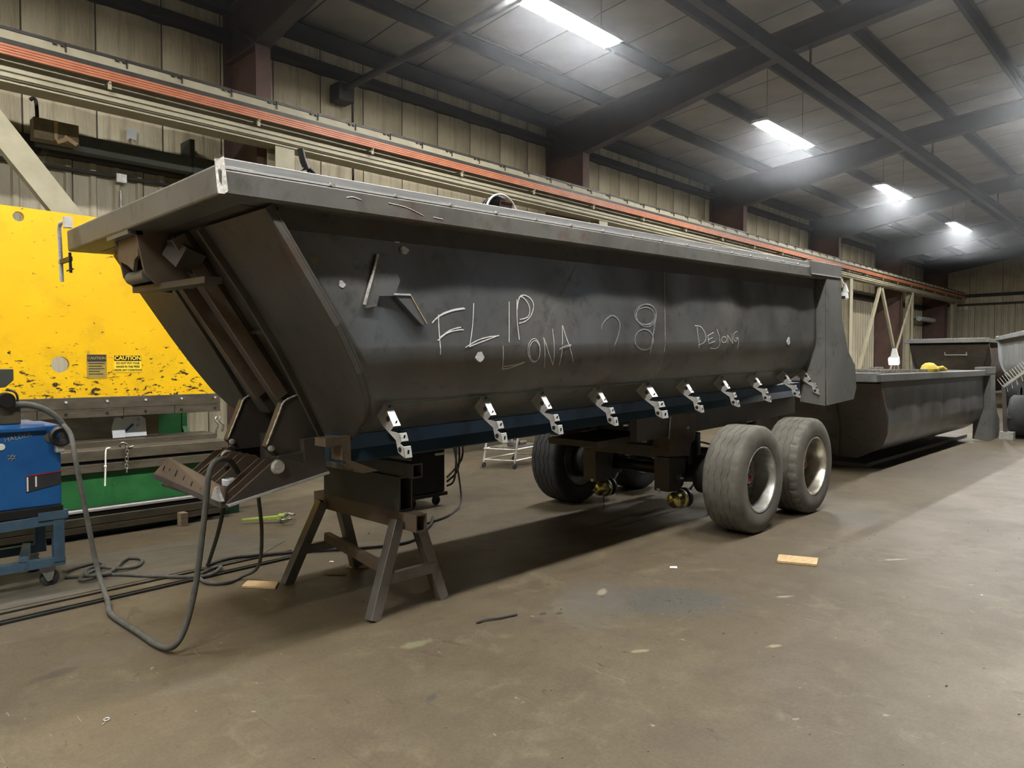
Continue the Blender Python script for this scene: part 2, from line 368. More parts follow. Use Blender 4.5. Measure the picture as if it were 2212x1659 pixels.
def tag(o, label=None, cat=None, group=None, kind=None):
    if label: o['label'] = label
    if cat: o['category'] = cat
    if group: o['group'] = group
    if kind: o['kind'] = kind
    return o
def thing(name, label, cat, loc=(0, 0, 0), group=None):
    o = bpy.data.objects.new(name, None); col.objects.link(o); o.location = loc; o.empty_display_size = .1
    return tag(o, label, cat, group)
def struct(o): o['kind'] = 'structure'; return o
def copy_tree(o, parent=None):
    c = o.copy(); col.objects.link(c)
    if parent is not None: c.parent = parent
    for ch in list(o.children): copy_tree(ch, c)
    return c
def text(name, body, size, m, parent, origin, ex=(1, 0, 0), ez=(0, 0, 1), depth=.0008, align='CENTER', bold=0, sx=1):
    cu = bpy.data.curves.new('t', 'FONT'); cu.body = body; cu.size = size; cu.align_x = align; cu.align_y = 'CENTER'
    cu.extrude = depth; cu.offset = bold; cu.resolution_u = 2
    o = bpy.data.objects.new('t', cu); col.objects.link(o)
    dg = bpy.context.evaluated_depsgraph_get(); me = bpy.data.meshes.new_from_object(o.evaluated_get(dg))
    ex, ez = V(ex), V(ez); en = ex.cross(ez)
    vs = [V(origin) + ex*v.co.x*sx + ez*v.co.y + en*v.co.z for v in me.vertices]; fs = [tuple(p.vertices) for p in me.polygons]
    bpy.data.objects.remove(o); bpy.data.meshes.remove(me); bpy.data.curves.remove(cu)
    return MB().add(vs, fs).build(name, m, parent)
def spline(pts, per=6):
    ps = [V(p) for p in pts]; out = []
    for i in range(len(ps)-1):
        a, b, c, d = ps[max(i-1, 0)], ps[i], ps[i+1], ps[min(i+2, len(ps)-1)]
        for k in range(per):
            t = k/per
            out.append(.5*((2*b) + (c-a)*t + (2*a-5*b+4*c-d)*t*t + (3*b-a-3*c+d)*t**3))
    return out + [ps[-1]]

M['win_frame'] = M['purlin']
M['daylight'] = emit('guessed_daylight_pane', (0.66, 0.8, 1.0, 1), 3.6)
def mat_haze():
    m = bpy.data.materials.new('glow_haze_volume'); m.use_nodes = True; n = m.node_tree.nodes; n.clear()
    o = n.new('ShaderNodeOutputMaterial'); v = n.new('ShaderNodeVolumeScatter')
    v.inputs['Color'].default_value = (.86, .92, 1, 1); v.inputs['Density'].default_value = .022; v.inputs['Anisotropy'].default_value = .35
    m.node_tree.links.new(v.outputs[0], o.inputs['Volume']); return m
M['haze'] = mat_haze()

# ------------------------------------------------------------------ building shell
X0, X1, YL, YR = -9.0, 46.0, 11.3, -13.0
BAY, COL0 = 7.62, 5.12
COLX = [COL0 + BAY*n for n in range(-1, 6)]
def roof_z(y): return 7.35 + .083*(YL - y) if y > -.85 else 7.35 + .083*(YL + .85) - .083*(-.85 - y)

struct(MB().box(X0, X1, YR, YL, -.12, 0).build('floor', 'floor'))
rb = MB()
for ya, yb in ((YL, -.85), (-.85, YR)):
    za, zb = roof_z(ya)+.06, roof_z(yb)+.06
    rb.add([(X0, ya, za), (X1, ya, za), (X1, yb, zb), (X0, yb, zb), (X0, ya, za+.1), (X1, ya, za+.1), (X1, yb, zb+.1), (X0, yb, zb+.1)],
           [(0, 1, 2, 3), (7, 6, 5, 4), (0, 4, 5, 1), (2, 6, 7, 3), (1, 5, 6, 2), (0, 3, 7, 4)])
ceiling = struct(rb.build('ceiling', 'backing'))
wall_left = struct(MB().box(X0, X1, YL, YL+.15, 0, roof_z(YL)+.05).build('wall_left', 'backing'))
wall_right = struct(MB().box(X0, X1, YR-.15, YR, 0, roof_z(YR)+.05).build('wall_right', 'liner'))
def gable(x0, x1): return MB().prism([(YR, 0), (YL, 0), (YL, roof_z(YL)+.1), (-.85, roof_z(-.85)+.1), (YR, roof_z(YR)+.1)], 'x', x0, x1)
wall_back = struct(gable(X1, X1+.15).build('wall_back', 'backing'))
wall_front = struct(gable(X0-.15, X0).build('wall_front', 'liner'))

# insulation sheets on the left wall, one batt per seam, wrinkled
def sheet_mesh(w, z0, z1, sag, nx=6, nz=8, ax='x', seed=0):
    vs = []; fs = []
    for j in range(nz+1):
        for i in range(nx+1):
            u = i/nx; z = z0 + (z1-z0)*j/nz
            d = sag*math.sin(PI*u)**.6*(.6+.4*mnoise.noise((u*4+seed, z*1.2, seed*3.1))) + .012*mnoise.noise((u*9+seed*5, z*2, 1))*math.sin(PI*u)
            vs.append(((u-.5)*w, -d - .004, z) if ax == 'x' else (-d - .004, (u-.5)*w, z))
    for j in range(nz):
        for i in range(nx):
            a = j*(nx+1)+i; fs.append((a, a+1, a+nx+2, a+nx+1))
    return vs, fs
def add_mesh(name, vs, fs, m, smooth=True):
    me = bpy.data.meshes.new(name); me.from_pydata([tuple(v) for v in vs], [], fs); me.materials.append(M[m])
    if smooth:
        for p in me.polygons: p.use_smooth = True
    return me
def inst(name, me, parent, loc, rot=None):
    o = bpy.data.objects.new(name, me); col.objects.link(o); o.parent = parent; o.location = loc
    if rot: o.rotation_euler = rot
    return o
SW = .885
batt = [add_mesh('insulation_batt', *sheet_mesh(SW-.02, 4.62, 6.66, .07, seed=k), 'insul') for k in range(4)]
batt_top = [add_mesh('insulation_strip', *sheet_mesh(SW-.02, 6.84, 7.3, .07, seed=k+9), 'insul') for k in range(4)]
n = 0
x = 2.342 - 4*SW + SW/2
while x < X1 - .4:
    inst('insulation_batt', batt[n % 4], wall_left, (x, YL, 0)); inst('insulation_strip', batt_top[(n*3) % 4], wall_left, (x, YL, 0))
    x += SW; n += 1
# ribbed liner sheets below
def liner_mesh(w, z0, z1, ax):
    prof = []; ribs = 3
    for k in range(ribs):
        u = w*k/ribs; p = w/ribs
        prof += [(u, 0), (u+p*.62, 0), (u+p*.70, .035), (u+p*.90, .035), (u+p*.98, 0)]
    vs = []
    for u, d in prof:
        for z in (z0, z1): vs.append((u-w/2, -d-.004, z) if ax == 'x' else (-d-.004, u-w/2, z))
    return vs, [(2*i, 2*i+2, 2*i+3, 2*i+1) for i in range(len(prof)-1)]
LW = .915
lm = add_mesh('liner_sheet', *liner_mesh(LW-.004, 0, 4.42, 'x'), 'liner', False)
x = -1.2
while x < X1 - .4:
    inst('liner_sheet', lm, wall_left, (x, YL, 0)); x += LW
lmb = add_mesh('back_liner_sheet', *liner_mesh(LW-.004, 0, 4.75, 'y'), 'liner', False)
bb = [add_mesh('back_batt', *sheet_mesh(1.5, 5.35, 8.1, .08, ax='y', seed=k+20), 'insul') for k in range(2)]
bb2 = [add_mesh('back_strip', *sheet_mesh(1.5, 4.85, 5.2, .05, 6, 3, ax='y', seed=k+25), 'insul') for k in range(2)]
for k in range(12): inst('liner_sheet', lmb, wall_back, (X1, YL-.5-k*LW, 0))
for k in range(6):
    inst('insulation_batt', bb[k % 2], wall_back, (X1, YL-.85-k*1.52, -.8 if k == 0 else -.6+.05*k)); inst('insulation_strip', bb2[k % 2], wall_back, (X1, YL-.85-k*1.52, 0))

# roof insulation panels sagging between purlins, seams across
PUR = [9.62, 8.02, 6.42, 4.82, 3.22, 1.62, .02]
slope = math.atan(.083)
def pan_mesh(w, l, seed):
    vs = []; fs = []; nx = ny = 4
    for j in range(ny+1):
        for i in range(nx+1):
            u, q = i/nx, j/ny
            vs.append(((u-.5)*w, (q-.5)*l, -.07*(math.sin(PI*u)*math.sin(PI*q))**.5*(.8+.3*mnoise.noise((u*3+seed, q*3, seed)))))
    for j in range(ny):
        for i in range(nx):
            a = j*(nx+1)+i; fs.append((a, a+nx+1, a+nx+2, a+1))
    return vs, fs
pans = [add_mesh('roof_panel', *pan_mesh(1.24, 1.6, k), 'insul_roof') for k in range(4)]
n = 0
for k in range(36):
    for q in range(6):
        y = 10.4 - 1.6*q; xx = .6 + 1.27*k
        if xx > X1 - .6 or (q == 5 and k > 22): continue
        inst('roof_panel', pans[(n*7+q) % 4], ceiling, (xx, y, roof_z(y)+.05), (-slope, 0, 0)); n += 1

# steel frame: columns, rafters, purlins, girts, crane runway
for i, cx in enumerate(COLX):
    t = thing('frame_column', 'red oxide tapered steel column and roof rafter, %s along the left wall' %
              ('behind the camera', 'first from the left', 'second from the left', 'third from the left', 'fourth from the left', 'fifth from the left', 'last before the back wall')[i], 'column', (cx, 11, 0))
    t['kind'] = 'structure'
    for k in ('label', 'category'): del t[k]
    yi, yo = 10.12, 11.22
    MB().box(cx-.115, cx+.115, yi, yi+.02, 0, 6.32).build('inner_flange', 'oxide', t)
    MB().box(cx-.115, cx+.115, yo-.02, yo, 0, 7.1).build('outer_flange', 'oxide', t)
    MB().box(cx-.008, cx+.008, yi+.02, yo-.02, 0, 6.31).build('column_web', 'oxide', t)
    # rafter: haunched web with flanges
    bot = [(10.12, 6.32), (5.7, 7.12), (3.2, 7.36), (-.85, 7.68)]
    top = [(y, roof_z(y)-.27) for y in (11.2, 5.7, 3.2, -.85)]
    MB().prism([(11.2, 6.32)] + bot + top[::-1], 'x', cx-.008, cx+.008).build('rafter_web', 'rafter', t)
    fb = MB()
    for a, b in zip(bot, bot[1:]): fb.bar((cx, a[0], a[1]), (cx, b[0], b[1]), .23, .022)
    fb.build('rafter_bottom_flange', 'rafter', t)
    MB().bar((cx, 11.2, top[0][1]), (cx, -.85, top[3][1]), .23, .022).build('rafter_top_flange', 'oxide', t)
    MB().bar((cx, 10.14, 6.30), (cx, 11.2, 7.0), .012, .16, (1, 0, 0)).build('knee_stiffener', 'oxide', t)
    MB().bar((cx, 10.14, 6.32), (cx, 11.2, 6.32), .2, .02).build('knee_plate', 'oxide', t)
    # right half of the frame, mostly out of view
    MB().prism([(-12.9, 6.32), (-11.8, 6.32), (-5.5, 7.3), (-.85, 7.68), (-.85, roof_z(-.85)-.27), (-12.9, roof_z(-12.9)-.27)], 'x', cx-.008, cx+.008).build('rafter_web', 'oxide', t)
    MB().box(cx-.115, cx+.115, -12.9, -11.9, 0, 6.32).build('far_column', 'oxide', t)
def purlin(name, y, z, h=.22, wd=.07, m='purlin'):
    """a cold-formed Z section along the hall"""
    o = MB().box(X0, X1, y-.004, y+.004, z-h, z).box(X0, X1, y-wd, y, z-.006, z).box(X0, X1, y, y+wd, z-h, z-h+.006).build(name, m)
    o['kind'] = 'structure'; return o
for y in PUR + [-2.4, -5, -8]: purlin('roof_purlin', y, roof_z(y)-.03)
struct(MB().box(X0, X1, 11.02, 11.24, 7.08, 7.3).build('eave_strut', 'purlin'))
struct(MB().box(X0, X1, 11.09, 11.27, 6.69, 6.71).box(X0, X1, 11.1, 11.11, 6.71, 6.81).box(X0, X1, 11.09, 11.27, 6.81, 6.825).build('wall_girt', 'purlin'))
struct(MB().box(X0, X1, 11.1, 11.29, 4.42, 4.46).box(X0, X1, 11.1, 11.12, 4.46, 4.62).build('wall_girt', 'purlin'))
struct(MB().box(X1-.2, X1-.02, 0, 11.2, 4.75, 4.85).box(X1-.25, X1-.02, 0, 11.2, 5.2, 5.36).build('back_girt', 'purlin'))

# crane runway beam with hook rail and orange conductor bars
YC = 9.85
t = thing('crane_runway', 'cream crane runway beam with orange conductor bars running along the left wall', 'runway beam', (5, YC, 4.77))
MB().box(X0, X1-1, YC-.15, YC+.15, 4.77, 4.79).build('bottom_flange', 'cream', t)
MB().box(X0, X1-1, YC-.006, YC+.006, 4.79, 5.22).build('beam_web', 'cream', t)
MB().box(X0, X1-1, YC-.15, YC+.15, 5.22, 5.24).build('top_flange', 'cream', t)
MB().box(X0, X1-1, YC-.16, YC-.12, 4.83, 4.875).box(X0, X1-1, YC-.15, YC-.11, 4.90, 4.945).build('lower_track', 'cream', t)
MB().box(X0, X1-1, YC-.03, YC+.03, 5.24, 5.34).build('crane_rail', 'rail_dark', t)
MB().box(X0, X1-1, YC-.20, YC-.17, 5.335, 5.37).build('hook_rail', 'rail_dark', t)
MB().box(X0, X1-1, YC-.19, YC-.15, 5.235, 5.335).build('cover_angle', 'cream', t)
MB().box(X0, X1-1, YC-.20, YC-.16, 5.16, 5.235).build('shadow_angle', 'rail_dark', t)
for k in range(4):
    MB().box(X0, X1-1, YC-.25, YC-.225, 5.045+.03*k, 5.069+.03*k).build('conductor_bar', 'orange', t)
hk = MB().tube([(0, -.18, 5.35), (0, -.2, 5.355), (0, -.205, 5.34), (0, -.205, 5.26)], .009, 6).box(-.05, -.02, -.215, -.19, 5.315, 5.335).box(-.13, -.09, -.215, -.19, 5.315, 5.335).build('rail_clip', 'rail_dark')
cl = MB().box(-.012, .012, -.24, -.006, 5.02, 5.04).box(-.02, .02, -.22, -.20, 4.95, 5.03).build('conductor_clip', 'cream')
for src, x0, dx, nn in ((hk, -.2, .66, 68), (cl, 1.0, 1.9, 24)):
    for k in range(nn):
        o = src if k == 0 else src.copy()
        if k: col.objects.link(o)
        o.parent = t; o.location = (x0 + dx*k - 5, 0, -4.77)
# cream crane posts and V braces
PNAME = ('at the left end of the hall', 'behind the front of the trailer', 'behind the middle of the trailer', 'behind the trailer axles', 'right of the trailer tail', 'second right of the trailer tail', 'nearest the back wall')
for i, cx in enumerate(COLX):
    px = cx + .12
    t = thing('crane_post', 'cream steel post carrying the crane runway, %s' % PNAME[i], 'post', (px, YC, 0), 'crane runway posts')
    MB().box(px-.15, px+.15, YC-.13, YC-.115, 0, 4.77).build('front_flange', 'cream', t)
    MB().box(px-.15, px+.15, YC+.115, YC+.13, 0, 4.77).build('rear_flange', 'cream', t)
    MB().box(px-.006, px+.006, YC-.115, YC+.115, 0, 4.77).build('post_web', 'cream', t)
    MB().box(px-.2, px+.2, YC-.2, YC+.2, 0, .02).build('base_plate', 'cream', t)
def brace(label, p0, p1, wd=.16):
    mb = MB().htube(p0, p1, wd, wd*.5, .01, (0, 1, 0))
    tag(mb.build('diagonal_brace', 'cream', loc=p0), label, 'brace', 'crane runway braces')
brace('wide cream diagonal brace behind the yellow press', (1.45, YC+.02, 4.75), (3.1, YC+.02, 2.6), .27)
xa = COLX[4]; xb = COLX[5]
brace('cream brace leaning left from the V apex behind the standing lamp', ((xa+xb)/2-.1, YC, 4.70), (xa+.5, YC, .05), .17)
brace('cream brace leaning right from the V apex behind the standing lamp', ((xa+xb)/2+.1, YC, 4.70), (xb-.5, YC, .05), .17)
brace('thin cream brace crossing beside the far crane post', (xb-.1, YC-.2, 4.7), (xb-3.2, YC-.2, 1.2), .1)

# hung monorail beam under the rafters
t = thing('monorail_beam', 'grey monorail I beam hung below the rafters at upper right', 'beam', (5, 5.15, 6.55))
MB().box(X0, X1, 5.08, 5.22, 6.55, 6.565).build('bottom_flange', 'purlin', t)
MB().box(X0, X1, 5.145, 5.155, 6.565, 6.78).build('beam_web', 'purlin', t)
MB().box(X0, X1, 5.08, 5.22, 6.78, 6.795).build('top_flange', 'purlin', t)
for cx in COLX: MB().cyl((cx, 5.15, 6.79), (cx, 5.15, 7.22), .02, None, 8).build('hanger_rod', 'purlin', t)

# horizontal pipe out of the left wall
t = thing('wall_pipe', 'grey pipe running out from a box on the left wall below the roof', 'pipe', (7.05, 11, 6.4))
MB().cyl((7.05, 11.0, 6.42), (7.05, 1.0, 6.66), .06, None, 12).build('pipe', 'purlin', t, 40)
MB().box(6.9, 7.2, 10.9, 11.2, 6.2, 6.5).build('bracket_box', 'purlin', t)
MB().cyl((7.2, 10.95, 4.7), (7.2, 10.95, 6.3), .02, None, 6).build('drop_pipe', 'purlin', t)

# strip lamps
proto = None
NAMES = {(0, 2): 'nearest and brightest strip lamp above the trailer at top centre', (0, 3): 'second strip lamp in the row, above the trailer tail',
         (0, 4): 'third strip lamp in the row receding along the hall', (0, 5): 'fourth strip lamp in the row, above the far bay'}
for r_, ly in enumerate(LAMP_ROWS):
    for c_, lx in enumerate(LAMP_X if r_ == 0 else LAMP_X_NEAR):
        if proto is None:
            proto = thing('strip_lamp', 'x', 'lamp', (0, 0, 0))
            MB().prism([(-.19, .008), (-.17, .03), (-.17, .07), (.17, .07), (.17, .03), (.19, .008), (.185, .008), (.165, .015), (-.165, .015), (-.185, .008)], 'x', -1.24, 1.24).build('housing', 'lamp_body', proto)
            MB().add([(-1.23, -.10, .006), (-1.23, .10, .006), (1.23, .10, .006), (1.23, -.10, .006)], [(0, 1, 2, 3)]).build('diffuser', 'lamp', proto, flip='down')
            for s in (-1, 1): MB().cyl((s*.9, 0, .07), (s*.9, 0, 1.2), .006, None, 6).build('hanger_rod', 'purlin', proto)
            o = proto
        else: o = copy_tree(proto)
        o.location = (lx, ly, LAMP_Z)
        if r_:
            for h in o.children:
                if h.name.startswith('hanger_rod'): h.scale = (1, 1, 1.36)
        o['label'] = NAMES.get((r_, c_), 'unseen strip lamp over the aisle, in a row doubled to light the near floor' if r_ else 'strip lamp of the trailer row at an end out of the picture')
        o['group'] = 'strip lamps under the roof'

# guessed daylight windows, unseen, added for the bluish sheen on the tub side
win = MB().box(17.0, 23.0, YR, YR+.04, 2.0, 3.6).build('guessed_window_1', 'win_frame'); struct(win)
for k in range(4): MB().add([(17.08+1.5*k, YR+.045, 2.1), (18.42+1.5*k, YR+.045, 2.1), (18.42+1.5*k, YR+.045, 3.5), (17.08+1.5*k, YR+.045, 3.5)], [(0, 3, 2, 1)]).build('pane', 'daylight', win, flip='keep')

# ------------------------------------------------------------------ side dump trailer (built in its own frame: x to the tail, z up, pitched nose-down on its stand)
PR = [(-1.08, 2.6), (-1.08, 1.86), (-1.065, 1.78), (-1.03, 1.68), (-.97, 1.57), (-.87, 1.47), (-.74, 1.385), (-.6, 1.34)]
def prof(z):
    for (y0, z0), (y1, z1) in zip(PR, PR[1:]):
        if z >= z1: return y0 + (y1-y0)*max((z0-z)/(z0-z1), 0)
    return PR[-1][0]
NF = Vector((-.843, 0, -.538))
def fp(y, z, o=0): return Vector((-3.876-.638*z, y, z)) + NF*o
def plane_prism(poly, o0, o1):
    n = len(poly); mb = MB()
    vs = [fp(y, z, o) for o in (o0, o1) for y, z in poly]
    return mb.add(vs, [tuple(range(n-1, -1, -1)), tuple(range(n, 2*n))] + [(k, (k+1) % n, n+(k+1) % n, n+k) for k in range(n)])
def wave(x, z):
    return .007*math.sin(x*4.6+.8)*math.cos(z*1.3) + .006*mnoise.noise((x*1.1, z*.8, 3.3)) + .004*math.sin(x*9.1)

def build_tub(root, m_shell='plate', m_front='plate_front', m_rail='rail', m_pillar='pillar', seam=True):
    # tub shell: dished plate, slightly wavy
    full = []
    zs = [2.6 - .05*k for k in range(15)] + [1.86]
    for z in zs: full.append((-1.08, z))
    full += PR[2:]
    # refine the curve
    cur = []
    for (a, b), (c, d) in zip(full, full[1:]):
        cur.append((a, b)); cur.append(((a+c)/2, (b+d)/2))
    cur.append(full[-1])
    mir = [(-y, z) for y, z in reversed(cur)]
    ring = cur + [(-.2, 1.325), (.2, 1.325)] + mir
    vs = []; fs = []; NX = 84
    for i in range(NX+1):
        for y, z in ring:
            xa = -3.876-.638*z
            x = xa + (1.22-xa)*i/NX
            k = 1 if z > 1.4 else 0
            vs.append((x, y + (wave(x, z)*k*(1 if y < 0 else -1) if z < 2.5 else 0), z))
    m = len(ring)
    for i in range(NX):
        for j in range(m-1): fs.append((i*m+j, i*m+j+1, (i+1)*m+j+1, (i+1)*m+j))
    MB().add(vs, fs).build('tub_shell', m_shell, root, 50, solid=.01)
    # top rail boxes
    MB().box(-5.78, 1.24, -1.2, -1.03, 2.56, 2.68).build('top_rail', m_rail, root, bevel=.012)
    MB().box(-5.78, 1.24, 1.01, 1.18, 2.56, 2.68).build('top_rail', m_rail, root, bevel=.012)
    MB().box(-5.785, -5.6, -1.19, 1.17, 2.558, 2.70).build('front_rail', m_rail, root, bevel=.012)
    MB().box(-5.62, -5.35, -1.06, 1.03, 2.555, 2.575).build('front_soffit', m_front, root)
    MB().box(1.06, 1.24, -1.19, 1.17, 2.56, 2.675).build('rear_rail', m_rail, root, bevel=.012)
    MB().box(-5.45, 1.2, -1.10, -1.075, 2.46, 2.565).build('rail_angle', 'frame', root)
    MB().box(.80, 1.70, -1.206, -1.0, 2.60, 2.748).build('rail_end_cap', m_pillar, root, bevel=.006)
    MB().box(1.24, 1.68, 1.0, 1.18, 2.58, 2.735).build('rail_end_cap', m_pillar, root, bevel=.006)
    # slanted front bulkhead and wings
    P = [(-1.17, 2.56), (-1.17, 2.0), (-1.133, 1.834), (-1.11, 1.745), (-1.03, 1.586), (-.92, 1.484), (-.62, 1.326)]
    F = [(.55, 1.326), (.85, 1.48), (.97, 1.6), (1.03, 1.8), (1.05, 2.0), (1.05, 2.56)]
    plane_prism(P + F, 0, .012).build('front_bulkhead', m_front, root)
    plane_prism(P + [(-.3, 1.33), (-.40, 1.68), (-.45, 1.9), (-.47, 2.2), (-.44, 2.56)], .012, .05).build('front_wing', m_front, root, bevel=.004)
    plane_prism([(-.445, 2.56), (-.475, 2.2), (-.455, 1.9), (-.405, 1.68), (-.305, 1.33), (-.33, 1.33), (-.43, 1.68), (-.48, 1.9), (-.5, 2.2), (-.47, 2.56)], .05, .085).build('wing_lip', 'frame', root)
    plane_prism(F + [(.43, 2.56), (.45, 2.2), (.47, 1.9), (.5, 1.7), (.55, 1.326)], .012, .04).build('front_wing', m_front, root, bevel=.004)
    # tail posts: flared outer plate, front plate
    O = [(1.25, 2.6), (1.69, 2.6), (1.75, 2.1), (1.93, 1.74), (2.18, 1.55), (2.225, 1.27), (2.14, 1.13), (1.28, 1.11)]
    for s in (-1, 1):
        y0, y1 = (-1.2, -1.185) if s < 0 else (1.165, 1.18)
        MB().prism(O, 'y', y0, y1).build('tail_post', m_pillar, root, bevel=.004)
        MB().prism([(s*1.19, 2.6), (s*1.06, 2.6), (s*1.02, 1.8), (s*.9, 1.5), (s*.9, 1.15), (s*1.19, 1.11)], 'x', 1.235, 1.25).build('post_front_plate', m_pillar, root)
        MB().prism([(s*1.19, 2.6), (s*1.06, 2.6), (s*1.06, 1.2), (s*1.19, 1.2)], 'x', 1.6, 1.615).build('post_rear_plate', m_pillar, root)
    MB().prism([(-1.07, 2.58), (-1.07, 1.86), (-.95, 1.56), (-.6, 1.34), (.6, 1.34), (.95, 1.56), (1.07, 1.86), (1.07, 2.58)], 'x', 1.2, 1.215).build('rear_bulkhead', m_shell, root)
    if seam:
        MB().tube([(-1.95, prof(z)-.003+wave(-1.95, z), z) for z in [2.5-.05*k for k in range(23)]], .004, 5).build('seam_weld', 'bare', root)

P0 = (7.25, 4.39, 0.0)
tr = thing('dump_trailer', 'long raw steel side dump trailer tub with chalk writing on its side', 'trailer', P0)
tr.rotation_euler = (0, -R(1.6), 0); tr['_loc'] = 1
build_tub(tr)

# bright bits along the top rail
MB().bar((-5.77, -1.165, 2.706), (.80, -1.165, 2.706), .04, .052).build('tarp_bar', 'tarp_bar', tr, bevel=.004)
MB().bar((-5.77, -1.192, 2.684), (.78, -1.192, 2.684), .014, .01).build('tarp_bar_lip', 'bare', tr)
for k in range(16): MB().obox((-5.2+.38*k+.03*math.sin(k*7), -1.196, 2.686), (.03, .012, .014), (.2, .3, .1)).build('tack_weld', 'weld', tr)
MB().add([(-5.787, -1.195, 2.735), (-5.755, -1.203, 2.735), (-5.742, -1.204, 2.58), (-5.76, -1.204, 2.565), (-5.787, -1.198, 2.565), (-5.789, -1.18, 2.72)],
         [(0, 1, 2, 3, 4, 5)]).build('corner_weld', 'weld', tr, solid=.004)
for pts in ([(-5.12, 2.635), (-5.08, 2.642), (-5.03, 2.633)], [(-4.86, 2.640), (-4.74, 2.632), (-4.62, 2.600)], [(-4.55, 2.60), (-4.48, 2.597)]):
    MB().tube(spline([(x, -1.2, z) for x, z in pts], 5), .0022, 4).build('rail_scratch', 'bare', tr)
MB().bar((.81, -1.207, 2.603), (1.69, -1.207, 2.603), .008, .01).build('cap_weld', 'bare', tr)

# mast channels on the bulkhead, cross bar, gussets
for y0, y1 in ((-.19, -.04), (.10, .24)):
    plane_prism([(y0, 2.56), (y0+.0, 1.5), (y1+.0, 1.5), (y1, 2.56)], .012, .10).build('mast_channel', 'frame', tr, bevel=.006)
    plane_prism([(y0-.02, 2.56), (y0-.02, 1.62), (y0, 1.62), (y0, 2.56)], .05, .13).build('channel_flange', 'rusty', tr)
plane_prism([(-.4, 2.0), (-.4, 1.985), (.4, 1.985), (.4, 2.0)], .012, .04).build('cross_strap', 'frame', tr)
G = [(-4.90, 1.58), (-5.012, 1.537), (-5.129, 1.275), (-5.06, 1.205), (-4.66, 1.20), (-4.72, 1.36)]
for yc in (-.25, .29):
    g = MB().prism(G, 'y', yc, yc+.065).build('gusset', 'frame', tr, bevel=.004)
    MB().tube(spline([(-4.90, yc-.004, 1.585), (-5.0, yc-.004, 1.545), (-5.04, yc-.004, 1.47), (-5.125, yc-.004, 1.29)], 8), lambda t: .006+.002*math.sin(t*60), 6).build('weld_bead', 'weld', g, 60)
    MB().lathe([(.0, -.02), (.018, -.015), (.02, 0)], (-5.10, yc, 1.262), 'y', 10).build('weld_blob', 'weld', g, 40)
# coupler: frame beams, deep bolster plates, sloped front plate with slots
for s, yc in ((0, -.285), (1, .42)):
    MB().prism([(-5.1, 1.21), (-4.60, 1.235), (-4.60, 1.12), (-5.0, 1.09)], 'y', yc, yc+.05).build('coupler_beam', 'frame', tr, bevel=.004)
    b = MB().prism([(-5.4, .965), (-5.4, .985), (-5.07, 1.215), (-4.735, 1.09), (-4.735, 1.068)], 'y', yc-.016, yc).build('bolster_plate', 'frame', tr)
    MB().cyl((-5.085, yc-.036, 1.15), (-5.085, yc-.016, 1.15), .036, None, 18).build('pivot_bolt', 'bare', b, 40)
    MB().lathe([(.036, -.03), (.046, -.02), (.046, -.016)], (-5.085, yc, 1.15), 'y', 18).build('weld_ring', 'weld', b, 40)
    MB().bar((-5.4, yc-.008, .965), (-4.73, yc-.008, 1.068), .034, .018).build('bottom_lip', 'bare', b, bevel=.003)
for yc in (-.2, -.12, .06, .16, .27, .34, .5):
    MB().prism([(-5.4, .99), (-5.3, 1.06), (-5.12, 1.19), (-5.05, 1.19), (-4.9, 1.05)], 'y', yc, yc+.008).build('inner_rib', 'rusty', tr)
MB().add([(-5.4, -.3, .96), (-5.4, .74, .96), (-4.735, .5, 1.065), (-4.735, -.3, 1.065)], [(0, 1, 2, 3)]).build('bottom_pan', 'frame', tr, solid=.012)
fpq = [Vector((-5.405, -.24, .972)), Vector((-5.395, .86, 1.03)), Vector((-5.37, .66, 1.155)), Vector((-5.37, -.20, 1.052))]
cp = MB().add(fpq, [(0, 1, 2, 3)]).build('slotted_plate', 'rusty', tr, solid=.014)
MB().bar(fpq[0]+Vector((0, 0, -.012)), fpq[1]+Vector((0, 0, -.018)), .03, .035).build('plate_edge', 'frame', tr)
for u, v, lw in ((.93, .45, .018), (.84, .5, .012), (.72, .5, .026), (.58, .45, .02), (.44, .42, .03), (.3, .4, .02)):
    c = (fpq[0]*(1-u)+fpq[1]*u)*(1-v) + (fpq[3]*(1-u)+fpq[2]*u)*v
    MB().obox(c+Vector((-.008, 0, 0)), (.008, lw*.8, lw*2.0), (.55, .25, 0)).build('slot', 'dark_hole', cp, bevel=.004)
MB().prism([(-.25, .985), (-.185, 1.06), (-.16, 1.06), (-.10, .98), (-.12, .965)], 'x', -5.418, -5.40).build('corner_gusset', 'bare', tr)
# hinge bracket under the front rail
for y in (.0, .35):
    MB().prism([(-5.74, 2.56), (-5.70, 2.32), (-5.64, 2.26), (-5.42, 2.24), (-5.40, 2.35), (-5.46, 2.56)], 'y', y, y+.018).build('hinge_cheek', 'rusty', tr, bevel=.003)
MB().prism([(.018, 2.56), (.018, 2.42), (.08, 2.40), (.11, 2.34), (.2, 2.38), (.35, 2.42), (.35, 2.56)], 'x', -5.725, -5.705).build('hinge_plate', 'rusty', tr)
MB().box(-5.78, -5.70, .0, .37, 2.535, 2.56).build('hinge_pad', 'rail', tr)
MB().cyl((-5.665, .04, 2.315), (-5.665, .33, 2.315), .038, None, 16).build('hinge_roller', 'pillar', tr, 40)
MB().obox((-5.53, -.14, 2.42), (.13, .2, .13), (.5, .3, .2)).build('hinge_block', 'frame', tr, bevel=.004)
MB().bar((-5.60, .37, 2.25), (-5.52, -.5, 2.25), .10, .035).build('hinge_strap', 'frame', tr)

